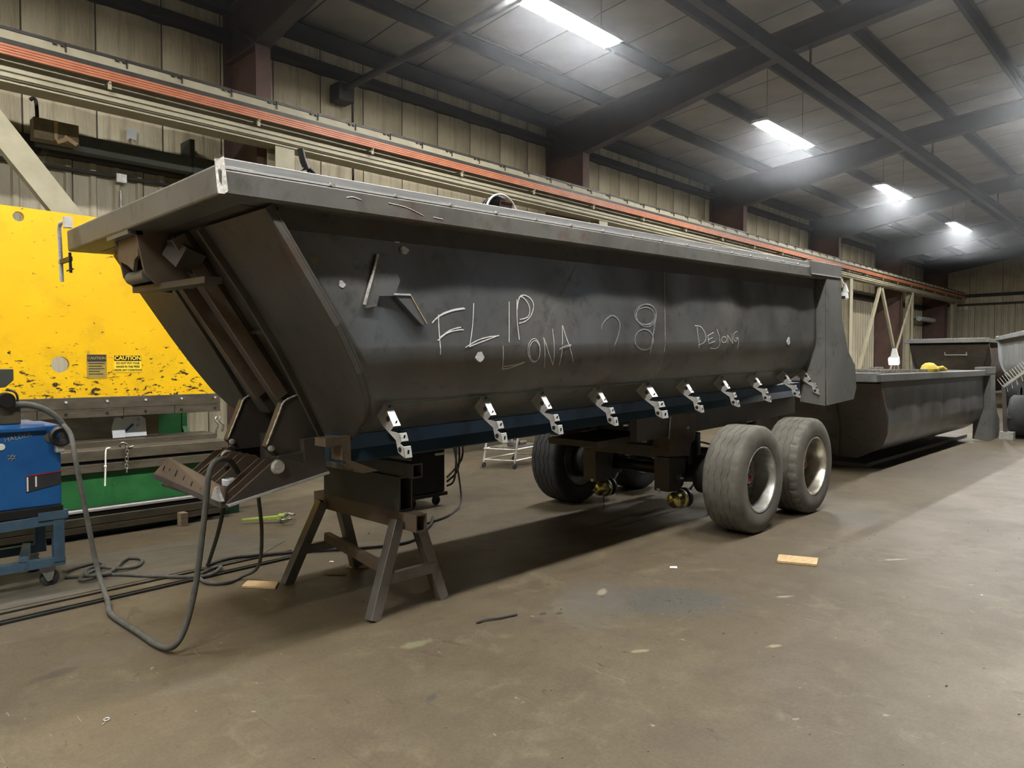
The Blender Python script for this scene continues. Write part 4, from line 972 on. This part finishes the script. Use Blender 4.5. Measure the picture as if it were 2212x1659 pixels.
# chain, bent rod and hooks hung on the die rail
t = thing('hanging_chain', 'short steel chain hanging over the press die rail', 'chain', (2.39, 7.66, .8))
for k in range(7):
    MB().link((2.40+.004*math.sin(k), 7.655, .80-.036*k), .012, .026, .0045, (0, 0, PI/2*(k % 2))).build('chain_link', 'chain', t, 50)
MB().tube(spline([(2.36, 7.70, .815), (2.34, 7.66, .84), (2.36, 7.64, .86), (2.40, 7.65, .84), (2.42, 7.66, .81), (2.47, 7.68, .815)], 5), .009, 8).build('chain_hook', 'chain', t, 50)
t = thing('bent_rod', 'thin pale bent rod hooked over the press die rail left of the chain', 'rod', (2.22, 7.66, .8))
MB().tube(spline([(2.27, 7.72, .808), (2.24, 7.67, .812), (2.218, 7.665, .79), (2.212, 7.665, .62), (2.205, 7.665, .45)], 5), .008, 8).build('rod', 'white', t, 50)
MB().lathe([(.008, -.012), (.014, 0), (.008, .012)], (2.211, 7.665, .64), 'z', 10).build('collar', 'white', t)
t = thing('crane_hook', 'steel hook with two prongs hanging at the right end of the press bed', 'hook', (3.3, 7.65, .86))
MB().tube(spline([(3.30, 7.67, .84), (3.29, 7.65, .92), (3.31, 7.64, .98), (3.28, 7.64, 1.02), (3.29, 7.65, 1.06), (3.31, 7.68, 1.04)], 5), .01, 8).build('prong', 'chain', t, 50)
MB().tube(spline([(3.36, 7.66, .9), (3.37, 7.65, .97), (3.33, 7.65, 1.01), (3.34, 7.66, 1.07)], 5), .01, 8).build('prong', 'chain', t, 50)
tag(MB().box(2.80, 2.87, 7.36, 7.46, 0, .135).build('wood_block', 'wood_old', loc=(2.83, 7.4, 0), bevel=.004), 'short weathered wood block standing under the front ledge of the press', 'wood block')

# ------------------------------------------------------------------ welding set on its cart, at the left edge
t = thing('machine_cart', 'blue grey tube cart on casters under the blue welding machine', 'cart', (1.05, 6.3, 0))
for (x, y) in ((1.43, 6.08), (1.43, 6.62), (.55, 6.08), (.55, 6.62)):
    MB().htube((x, y, .18), (x, y, .50), .07, .07, .006, (0, 1, 0)).build('post', 'cart', t, bevel=.004)
for y in (6.08, 6.62):
    MB().htube((.4, y, .47), (1.48, y, .50), .06, .075, .006).build('upper_rail', 'cart', t, bevel=.004)
    MB().htube((.4, y, .185), (1.47, y, .185), .06, .065, .006).build('lower_rail', 'cart', t, bevel=.004)
for x in (.5, 1.2): MB().htube((x, 6.05, .2), (x+.15, 6.65, .2), .055, .055, .006).build('cross_rail', 'cart', t)
MB().box(.4, 1.47, 6.1, 6.6, .515, .535).build('deck', 'black', t)
MB().box(1.30, 1.49, 6.04, 6.1, .50, .56).build('corner_angle', 'cart', t)
for (x, y) in ((1.36, 6.12), (.55, 6.12), (1.36, 6.6), (.55, 6.6)):
    MB().prism([(x-.05, .14), (x+.05, .14), (x+.03, .05), (x, .04)], 'y', y-.04, y-.032).build('caster_fork', 'rim', t)
    MB().lathe([(.02, -.022), (.05, -.022), (.062, -.014), (.062, .014), (.05, .022), (.02, .022)], (x+.02, y, .063), 'y', 20).build('caster_wheel', 'tire_dark', t, 40)
    MB().box(x-.05, x+.05, y-.05, y+.05, .14, .152).build('caster_plate', 'rim', t)
t = thing('welding_machine', 'blue welding power source with a dark nameplate on the cart', 'welding machine', (1.0, 6.3, .57))
wm = MB().box(.35, 1.455, 6.06, 6.6, .60, 1.19).build('case', 'blue', t, bevel=.012)
MB().box(.35, 1.46, 6.05, 6.61, .535, .60).build('base_tray', 'black', t, bevel=.004)
MB().prism([(6.03, 1.155), (6.03, 1.185), (6.09, 1.205), (6.58, 1.205), (6.63, 1.185), (6.63, 1.155)], 'x', .34, 1.36).build('lid', 'blue', t, bevel=.006)
np_ = MB().add([(1.232, 6.057, .716), (1.452, 6.057, .756), (1.452, 6.057, .846), (1.232, 6.057, .832)], [(0, 1, 2, 3)]).build('nameplate', 'decal_dark', t, solid=.003)
MB().bar((1.232, 6.054, .834), (1.452, 6.054, .848), .003, .006).build('red_line', 'red', np_)
MB().box(1.236, 1.246, 6.053, 6.056, .724, .826).build('label_strip', 'white', np_)
MB().box(1.288, 1.298, 6.053, 6.056, .752, .826).build('label_strip', 'white', np_)
MB().lathe([(0, -.004), (.022, -.003), (.024, 0)], (1.09, 6.058, 1.055), 'y', 18).build('round_sticker', 'white', t)
for a, b in (((1.13, .96), (1.16, 1.0)), ((1.145, .95), (1.175, .99)), ((1.125, .99), (1.17, .985)), ((1.125, .972), (1.175, .968))):
    MB().bar((a[0], 6.056, a[1]), (b[0], 6.056, b[1]), .002, .004).build('chalk_hash', 'chalk_faint', t)
text('lettering', 'HALDER', .045, 'chalk_faint', t, (1.19, 6.057, 1.115), ex=(.98, 0, .19), ez=(-.19, 0, .98))
MB().lathe([(0, -.006), (.035, -.005), (.037, 0)], (1.385, 6.058, 1.10), 'y', 18).build('green_patch', 'girt_green', t)
MB().lathe([(.03, -.045), (.06, -.055), (.075, -.04), (.075, -.02), (.06, -.005), (.03, -.012)], (1.44, 6.03, 1.11), 'y', 24, True).build('cable_wheel', 'black', t, 40)
MB().box(1.41, 1.47, 6.0, 6.06, .99, 1.07).build('cable_hook', 'galv', t, bevel=.01)
t = thing('wire_feeder', 'black wire feeder with a hopper arm on top of the blue welding machine', 'wire feeder', (1.1, 6.2, 1.205))
MB().box(.6, 1.22, 6.1, 6.5, 1.205, 1.36).build('feeder_box', 'press_steel', t, bevel=.01)
MB().prism([(1.0, 1.60), (1.19, 1.60), (1.19, 1.52), (1.14, 1.47), (1.0, 1.46)], 'y', 6.15, 6.3).build('spool_cover', 'girt_green', t, bevel=.004)
MB().lathe([(0, -.05), (.05, -.05), (.055, -.03), (.055, .03), (0, .04)], (1.13, 6.1, 1.38), 'y', 18).build('drive_roll', 'black', t, 40)
MB().tube(spline([(1.14, 6.12, 1.46), (1.19, 6.1, 1.43), (1.2, 6.1, 1.37), (1.17, 6.1, 1.33)], 5), .008, 6).build('wire_guide', 'cable', t, 60)
MB().tube(spline([(1.15, 6.1, 1.34), (1.25, 6.08, 1.345), (1.35, 6.05, 1.31), (1.43, 6.02, 1.24), (1.47, 6.0, 1.17)], 6), lambda u: .026-.008*u, 10).build('gun_boot', 'hose', t, 60)
# hoses
def hose(name, label, pts, r, m, cat='hose', grp=None, per=8):
    o = MB().tube(spline(pts, per), r, 10).build(name, m, None, 60, loc=pts[0]); return tag(o, label, cat, grp)
hose('welding_hose', 'thick grey welding hose looping from the blue machine along the floor up to the coupler',
     [(1.46, 6.0, 1.19), (1.475, 5.88, 1.12), (1.47, 5.75, .95), (1.51, 5.66, .55), (1.545, 5.55, .18), (1.53, 5.3, .035), (1.478, 5.05, .024), (1.49, 4.6, .024), (1.50, 4.3, .024), (1.535, 4.16, .05), (1.60, 4.15, .16), (1.66, 4.15, .40), (1.715, 4.15, .80), (1.745, 4.16, 1.0), (1.80, 4.19, 1.065), (1.90, 4.25, 1.06), (1.98, 4.3, .97)], .0175, 'hose')
hose('welding_hose', 'black cable hanging from the coupler and bending along the floor to the saw horse',
     [(2.02, 4.55, .98), (2.05, 4.6, .85), (2.12, 4.9, .5), (2.30, 5.5, .12), (2.38, 5.72, .03), (2.46, 5.79, .017), (2.62, 5.82, .017), (2.78, 5.77, .017), (3.06, 5.63, .017), (3.9, 5.2, .017), (4.5, 5.55, .017), (4.8, 5.85, .017)], .014, 'cable')
hose('welding_hose', 'black cable hanging in a long loop below the coupler to the floor',
     [(2.2, 4.5, .97), (2.23, 4.55, .8), (2.38, 4.8, .45), (2.5, 5.1, .12), (2.44, 5.25, .02), (2.3, 5.2, .016), (2.2, 5.3, .016), (2.22, 5.5, .016), (2.33, 5.62, .016), (2.44, 5.66, .016), (2.4, 5.55, .03), (2.24, 5.48, .016), (1.95, 5.8, .016), (1.80, 6.0, .016), (1.65, 6.1, .016), (1.5, 6.2, .016)], .013, 'hose')
hose('cable_coil', 'loose coil of black cable lying on the floor right of the cart',
     [(1.5, 6.25, .05), (1.62, 6.42, .02), (1.78, 6.46, .02), (1.80, 6.33, .02), (1.66, 6.2, .02), (1.56, 6.05, .02), (1.62, 5.98, .03), (1.8, 6.1, .03), (1.92, 6.3, .03), (2.02, 6.42, .02), (2.08, 6.3, .02), (1.98, 6.12, .02), (1.84, 6.12, .03), (1.74, 6.28, .035), (1.64, 6.2, .045), (1.6, 6.0, .05), (1.75, 5.96, .045)], .013, 'hose', 'cable')
# lengths of bar and dark plate on the floor
for k, (a, b, r, lab) in enumerate((((-.6, 5.33), (2.99, 5.51), .008, 'long dark steel bar on the floor, nearest of the three bars'), ((-.6, 5.40), (3.03, 5.56), .006, 'long dark steel bar on the floor, middle of the three bars'),
                                    ((-.6, 5.56), (3.11, 5.73), .006, 'long dark steel bar on the floor, farthest of the three bars'))):
    tag(MB().bar((a[0], a[1], r), (b[0], b[1], r), r*2.6, r*2).build('steel_bar', 'cable', loc=(a[0], a[1], 0)), lab, 'steel bar', 'steel bars lying on the floor')
tag(MB().prism([(-1.2, 5.66), (2.85, 5.78), (3.25, 6.1), (3.05, 6.75), (-1.2, 6.85)], 'z', .0005, .005).build('floor_plate', 'floor_plate', loc=(1, 6.3, 0)), 'large thin grey steel sheet on the floor under the cart', 'steel sheet')
# planks and scraps
def plank(name, label, pts, h, m, cat='plank'):
    tag(MB().prism(pts, 'z', .001, h).build(name, m, loc=(*pts[0], 0), bevel=.002), label, cat)
plank('wood_plank', 'pale flat wood piece beside the left foot of the saw horse', [(2.344, 5.048), (2.50, 4.84), (2.585, 4.95), (2.435, 5.144)], .016, 'wood')
plank('wood_plank', 'pale flat board lying alone on the floor near the trailer wheels', [(5.711, 2.533), (5.834, 2.254), (6.032, 2.323), (5.914, 2.607)], .02, 'wood')
plank('wood_scrap', 'small dusty cardboard scrap in the shadow under the saw horse', [(2.93, 4.90), (3.04, 4.76), (3.10, 4.84), (3.0, 4.97)], .008, 'cardboard', 'scrap')
plank('wood_scrap', 'small brown wood stick between the saw horse legs', [(3.15, 4.93), (3.17, 4.96), (3.31, 4.85), (3.28, 4.81)], .014, 'wood', 'scrap')
plank('paper_scrap', 'tiny white scrap on the floor between the pale board and the saw horse', [(4.96, 3.08), (5.0, 3.03), (5.04, 3.06), (5.0, 3.10)], .006, 'white', 'scrap')
plank('paper_scrap', 'tiny pale scrap on the dark floor inside the saw horse', [(3.15, 5.18), (3.17, 5.15), (3.19, 5.17), (3.17, 5.20)], .006, 'white', 'scrap')
tag(MB().tube(spline([(3.05, 3.287, .008), (3.12, 3.275, .012), (3.22, 3.235, .010), (3.335, 3.208, .008)], 4), .006, 6).build('welding_rod', 'cable', loc=(3.05, 3.287, 0)), 'thin dark rod lying alone on the floor in front of the saw horse', 'rod')
t = thing('wire_ring', 'tiny wire ring with a loose tail on the floor at lower left', 'wire', (1.02, 3.61, 0))
MB().tube([(1.03+.012*math.cos(a), 3.615+.012*math.sin(a), .005) for a in [2*PI*k/12 for k in range(12)]], .003, 5, True).tube([(1.02, 3.60, .004), (1.0, 3.575, .004)], .002, 5).build('ring', 'galv', t)
# ratchet chain binder
t = thing('chain_binder', 'lime green ratchet chain binder lying on the floor behind the coupler', 'chain binder', (3.5, 6.85, 0))
a, b = V(3.29, 7.06, .03), V(3.58, 6.83, .04)
d = (b-a).normalized(); q = Vector((-d.y, d.x, 0))
MB().add([a+q*.012, b+q*.03, b-q*.03, a-q*.012, a+q*.012+Vector((0, 0, .02)), b+q*.03+Vector((0, 0, .035)), b-q*.03+Vector((0, 0, .035)), a-q*.012+Vector((0, 0, .02))],
         [(0, 1, 2, 3), (7, 6, 5, 4), (0, 4, 5, 1), (1, 5, 6, 2), (2, 6, 7, 3), (3, 7, 4, 0)]).build('lever', 'lime', t, bevel=.004)
MB().obox(b+d*.02+Vector((0, 0, .02)), (.07, .09, .06), (0, 0, math.atan2(d.y, d.x))).build('ratchet_head', 'lime', t, bevel=.012)
for s in (-1, 1):
    c = b + d*.03 + q*.07*s + Vector((0, 0, .02))
    MB().cyl(b+d*.03+Vector((0, 0, .02)), c, .018, None, 10).build('screw_barrel', 'chain', t, 40)
    MB().link(c+q*.03*s, .02, .03, .007, (PI/2, 0, .5*s)).build('link', 'chain', t, 50)
    MB().tube(spline([c+q*.04*s, c+q*.08*s+d*.03, c+q*.06*s+d*.09, c+q*.02*s+d*.10, c+q*.03*s+d*.06], 6), .011, 8).build('grab_hook', 'chain', t, 50)

# ------------------------------------------------------------------ behind the trailer
t = thing('welding_machine', 'black welding machine with hanging leads standing on casters behind the saw horse', 'welding machine', (5.15, 6.55, 0))
MB().box(4.88, 5.37, 6.32, 6.9, .16, 1.02).build('case', 'black', t, bevel=.015)
MB().box(4.98, 5.03, 6.31, 6.32, .80, .83).build('red_badge', 'red', t)
MB().box(5.22, 5.36, 6.31, 6.32, .585, .61).build('label_strip', 'white', t)
MB().box(4.86, 5.39, 6.30, 6.92, .12, .16).build('base', 'black', t)
for (x, y) in ((4.95, 6.4), (5.3, 6.4), (4.95, 6.85), (5.3, 6.85)):
    MB().lathe([(.015, -.02), (.045, -.02), (.055, -.01), (.055, .01), (.045, .02), (.015, .02)], (x, y, .056), 'y', 18).build('caster', 'tire_dark', t, 40)
    MB().box(x-.03, x+.03, y-.03, y+.03, .1, .125).build('caster_mount', 'black', t)
for k in range(3):
    MB().tube(spline([(5.38, 6.34, .95), (5.44+.04*k, 6.3, .97), (5.5+.05*k, 6.28, .7), (5.48+.05*k, 6.28, .3+.1*k), (5.38, 6.3, .22+.05*k)], 6), .012, 6).build('lead', 'cable', t, 60)
MB().tube(spline([(5.42, 6.3, .9), (5.44, 6.2, .5), (5.42, 6.1, .1), (5.2, 5.95, .014), (4.85, 5.75, .014), (4.5, 5.68, .014)], 7), .011, 6).build('floor_lead', 'cable', t, 60)
t = thing('wire_cart', 'light grey tube cart on casters seen under the trailer', 'cart', (8.2, 7.9, 0))
for (x, y) in ((7.70, 8.13), (7.91, 7.66), (8.75, 7.82), (8.55, 8.3)):
    MB().cyl((x, y, .1), (x+(.12 if x < 8 else -.12), y, .75), .016, None, 8).build('upright', 'galv', t)
    MB().lathe([(.01, -.012), (.04, -.012), (.045, 0), (.04, .012), (.01, .012)], (x, y, .046), 'y', 14).build('caster', 'tire_dark', t, 40)
    MB().cyl((x, y, .05), (x, y, .12), .012, None, 6).build('caster_stem', 'galv', t)
for z in (.13, .3):
    for a, b in (((7.70, 8.13), (7.91, 7.66)), ((7.91, 7.66), (8.75, 7.82)), ((8.75, 7.82), (8.55, 8.3)), ((8.55, 8.3), (7.70, 8.13))):
        MB().cyl((*a, z), (*b, z), .012, None, 6).build('rail', 'galv', t)
MB().prism([(7.78, 8.08), (7.95, 7.72), (8.7, 7.86), (8.5, 8.22)], 'z', .30, .33).build('shelf', 'chain', t)
t = thing('scrap_part', 'dark greasy casting lying on the grey wire cart', 'casting', (8.1, 7.9, .33))
MB().obox((8.1, 7.88, .37), (.22, .12, .08), (0, 0, .3)).build('body', 'frame', t, bevel=.02)
MB().cyl((8.2, 7.85, .37), (8.38, 7.88, .37), .035, None, 12).build('shaft', 'frame', t, 40)
t = thing('work_bench', 'low wooden bench with rust red legs against the left wall behind the trailer', 'bench', (9.4, 10.0, 0))
for (x, y) in ((8.5, 9.62), (10.6, 9.62), (8.5, 10.3), (10.6, 10.3)): MB().htube((x, y, 0), (x, y, .78), .09, .09, .006, (0, 1, 0)).build('leg', 'oxide', t)
for k in range(4): MB().box(8.4, 10.7, 9.56+.2*k, 9.75+.2*k, .78, .83).build('plank', 'wood_old', t)
for k in range(3): MB().box(8.4, 10.7, 9.6+.25*k, 9.83+.25*k, .30, .335).build('shelf_plank', 'wood_old', t)

# ------------------------------------------------------------------ on the left wall
t = thing('wall_beam', 'grey green square beam on the wall above the yellow press', 'beam', (3.8, 10.9, 4.42))
MB().box(2.4, 4.72, 10.82, 11.0, 4.44, 4.66).build('beam', 'girt_green', t, bevel=.004)
MB().box(4.36, 4.72, 10.80, 11.02, 4.43, 4.67).build('end_sleeve', 'girt_green', t)
MB().box(4.35, 4.42, 10.9, 11.25, 4.30, 4.95).build('bracket', 'girt_green', t)
MB().box(2.5, 2.57, 11.0, 11.29, 4.40, 4.7).build('bracket', 'girt_green', t)
t = thing('cardboard_box', 'dusty brown cardboard box on the wall beam behind the press', 'box', (2.58, 10.75, 4.46))
MB().box(2.32, 2.82, 10.62, 10.815, 4.46, 4.72).build('carton', 'cardboard', t, bevel=.004)
MB().box(2.54, 2.58, 10.612, 10.62, 4.48, 4.72).build('tape', 'wood', t)
MB().obox((2.72, 10.60, 4.50), (.16, .012, .05), (0, .5, 0)).build('torn_flap', 'wood', t)
MB().obox((2.62, 10.605, 4.48), (.12, .012, .05), (0, -.5, 0)).build('torn_flap', 'wood', t)
tag(MB().tube(spline([(2.42, 10.9, 4.66), (2.42, 10.9, 4.85), (2.41, 10.9, 5.0), (2.38, 10.9, 5.03), (2.35, 10.9, 5.0)], 5), .022, 8).build('vent_pipe', 'cable', None, 60, loc=(2.42, 10.9, 4.66)), 'short black hooked pipe standing above the cardboard box', 'pipe')
t = thing('conduit', 'dark electrical conduit with a junction box below the wall beam', 'conduit', (2.4, 11.2, 4.27))
MB().cyl((-1, 11.22, 4.24), (4.9, 11.22, 4.30), .028, None, 8).build('pipe', 'purlin', t, 40)
MB().cyl((3.5, 11.22, 4.1), (3.5, 11.22, 2.9), .016, None, 8).build('drop_pipe', 'galv', t, 40)
MB().box(3.43, 3.57, 11.17, 11.25, 4.2, 4.33).build('junction_box', 'galv', t, bevel=.006)
tag(MB().prism([(3.58, 4.84), (3.6, 4.82), (3.62, 4.86), (3.71, 4.84), (3.72, 5.0), (3.66, 5.01), (3.58, 5.0)], 'y', 11.19, 11.195).build('repair_patch', 'lamp_body', loc=(3.65, 11.19, 4.9)), 'small grey repair patch on the wall insulation above the beam', 'patch')
# ------------------------------------------------------------------ far right
t = thing('work_lamp', 'glaring portable work lamp on a stand behind the floor tub', 'lamp', (20.2, 5.9, 0))
MB().cyl((20.2, 5.9, .02), (20.2, 5.9, 1.9), .02, None, 8).build('pole', 'galv', t)
for a in (0, 2.1, 4.2): MB().cyl((20.2, 5.9, .4), (20.2+.4*math.cos(a), 5.9+.4*math.sin(a), .01), .014, None, 6).build('leg', 'galv', t)
MB().obox((20.1, 5.88, 1.68), (.12, .24, .18), (0, -.3, 0)).build('lamp_head', 'lamp_body', t)
MB().obox((20.03, 5.86, 1.66), (.01, .2, .14), (0, -.3, 0)).build('lamp_glass', 'work_lamp', t)
MB().prism([(5.79, 1.78), (5.97, 1.78), (5.93, 2.0), (5.85, 2.0)], 'x', 20.1, 20.18).build('lamp_hood', 'lamp_body', t)
t = thing('flood_light', 'white twin flood light hung below the crane runway beside the trailer tail', 'lamp', (26.8, 9.5, 3.8))
MB().lathe([(.02, .62), (.06, .5), (.12, .32), (.14, .3), (0, .29)], (26.85, 9.5, 3.85), 'z', 12).build('upper_cone', 'lamp_body', t, 40)
MB().lathe([(0, .02), (.1, .02), (.15, .08), (.13, .28), (.05, .3)], (26.75, 9.5, 3.85), 'z', 12).build('lower_housing', 'lamp_body', t, 40)
MB().cyl((26.85, 9.5, 4.4), (26.85, 9.75, 4.77), .02, None, 6).build('hanger', 'galv', t)
MB().box(26.6, 26.7, 9.42, 9.58, 3.9, 4.0).build('lens', 'black', t)
for k, (a, b, lab) in enumerate(((40.6, 43.2, 'white horizontal tube on the far left wall, left of two'), (43.5, 45.7, 'white horizontal tube on the far left wall, right of two'))):
    t = thing('white_tube', lab, 'tube', (a, 10.75, 3.86), 'white tubes on the far wall')
    MB().cyl((a, 10.75, 3.86), (b, 10.75, 3.86), .13, None, 10).build('tube', 'lamp_body', t, 40)
    for x in (a+.3, b-.3): MB().bar((x, 10.75, 3.86), (x, 11.22, 3.86), .05, .05).build('bracket', 'purlin', t)
ztop = 2.68*.945-1.05
t = thing('steel_grating', 'dark steel grating panel lying across the left end of the floor tub', 'grating', (12, 4.4, ztop))
g = MB()
for k in range(26): g.bar((10.7+.1*k, 3.35, ztop+.03), (10.7+.1*k, 5.6, ztop+.03), .012, .04)
for k in range(8): g.bar((10.65, 3.38+.31*k, ztop+.035), (13.3, 3.38+.31*k, ztop+.035), .012, .025)
go = g.build('grating_bars', 'chain', t); go['kind'] = 'stuff'
t = thing('leather_glove', 'crumpled yellow leather glove on the top rail of the floor tub', 'glove', (13.7, 3.42, ztop))
MB().lathe([(0, 0), (.10, .005), (.13, .05), (.11, .11), (.06, .15), (0, .16)], (13.55, 3.42, ztop), 'z', 14).build('cuff', 'glove', t, 40)
MB().obox((13.80, 3.43, ztop+.05), (.3, .2, .08), (.2, 0, .2)).build('palm', 'glove', t, bevel=.03)
for k in range(4): MB().tube(spline([(13.9, 3.36+.05*k, ztop+.05), (14.05, 3.35+.055*k, ztop+.06+.01*k), (14.2+.03*k, 3.36+.05*k, ztop+.03)], 4), .025, 8).build('finger', 'glove', t, 60)
MB().tube([(13.75, 3.36, ztop+.06), (13.8, 3.28, ztop+.08), (13.88, 3.25, ztop+.04)], .026, 8).build('thumb', 'glove', t, 60)
t = thing('tined_rake', 'grey toothed bar attachment with a dark drum at the right edge', 'machine', (18.5, 3.0, 0))
A, B = V(18.35, 3.2, 1.12), V(18.1, 2.6, 1.62)
MB().bar(A, B, .06, .06).build('bar', 'galv', t)
for k in range(14):
    p = A.lerp(B, k/13); MB().bar(p+Vector((0, .0, -.02)), p+Vector((0, .12, .16)), .012, .012).build('tine', 'galv', t)
    if k % 2: MB().bar(p, p+Vector((0, -.03, -.14)), .012, .012).build('lower_tine', 'galv', t)
MB().lathe([(.2, -.2), (.42, -.2), (.46, -.16), (.46, .16), (.42, .2), (.2, .2)], (18.9, 2.95, .47), 'y', 24).build('drum', 'tire_dark', t, 40)
MB().box(18.25, 18.5, 3.0, 3.25, .0, .16).build('foot', 'galv', t)
MB().bar((18.35, 3.15, .1), (18.35, 3.2, 1.12), .07, .07).build('upright', 'frame', t)
MB().bar((18.9, 2.7, .47), (18.35, 3.17, .47), .06, .06).build('drum_axle', 'frame', t)
# crumbs of slag and grit on the floor
g = MB()
rr = random.Random(3)
for k in range(420):
    x, y = rr.uniform(.6, 12), rr.uniform(.4, 7.4)
    s = rr.uniform(.0015, .0045)*(1.8 if rr.random() < .06 else 1)
    g.obox((x, y, s*.5), (s*rr.uniform(1, 2.6), s*1.4, s), (0, 0, rr.uniform(0, 3)))
for k in range(150):
    a, q = rr.uniform(0, 6.28), rr.gauss(0, .22)
    g.obox((4.28+q*math.cos(a)*1.3, 2.66+q*math.sin(a), .002), (.004, .003, .003), (0, 0, a))
tag(g.build('floor_grit', 'cardboard'), 'scattered pale grit and slag crumbs on the floor', 'grit', kind='stuff')

# assumed welding haze, added under the roof for the glare around the lamps
hz = MB().box(X0+.1, X1-.1, YR+.1, YL-.2, 5.45, 8.3).build('glow_haze', 'haze')
tag(hz, 'assumed thin welding haze added under the roof for the glow around the lamps', 'haze', kind='stuff')
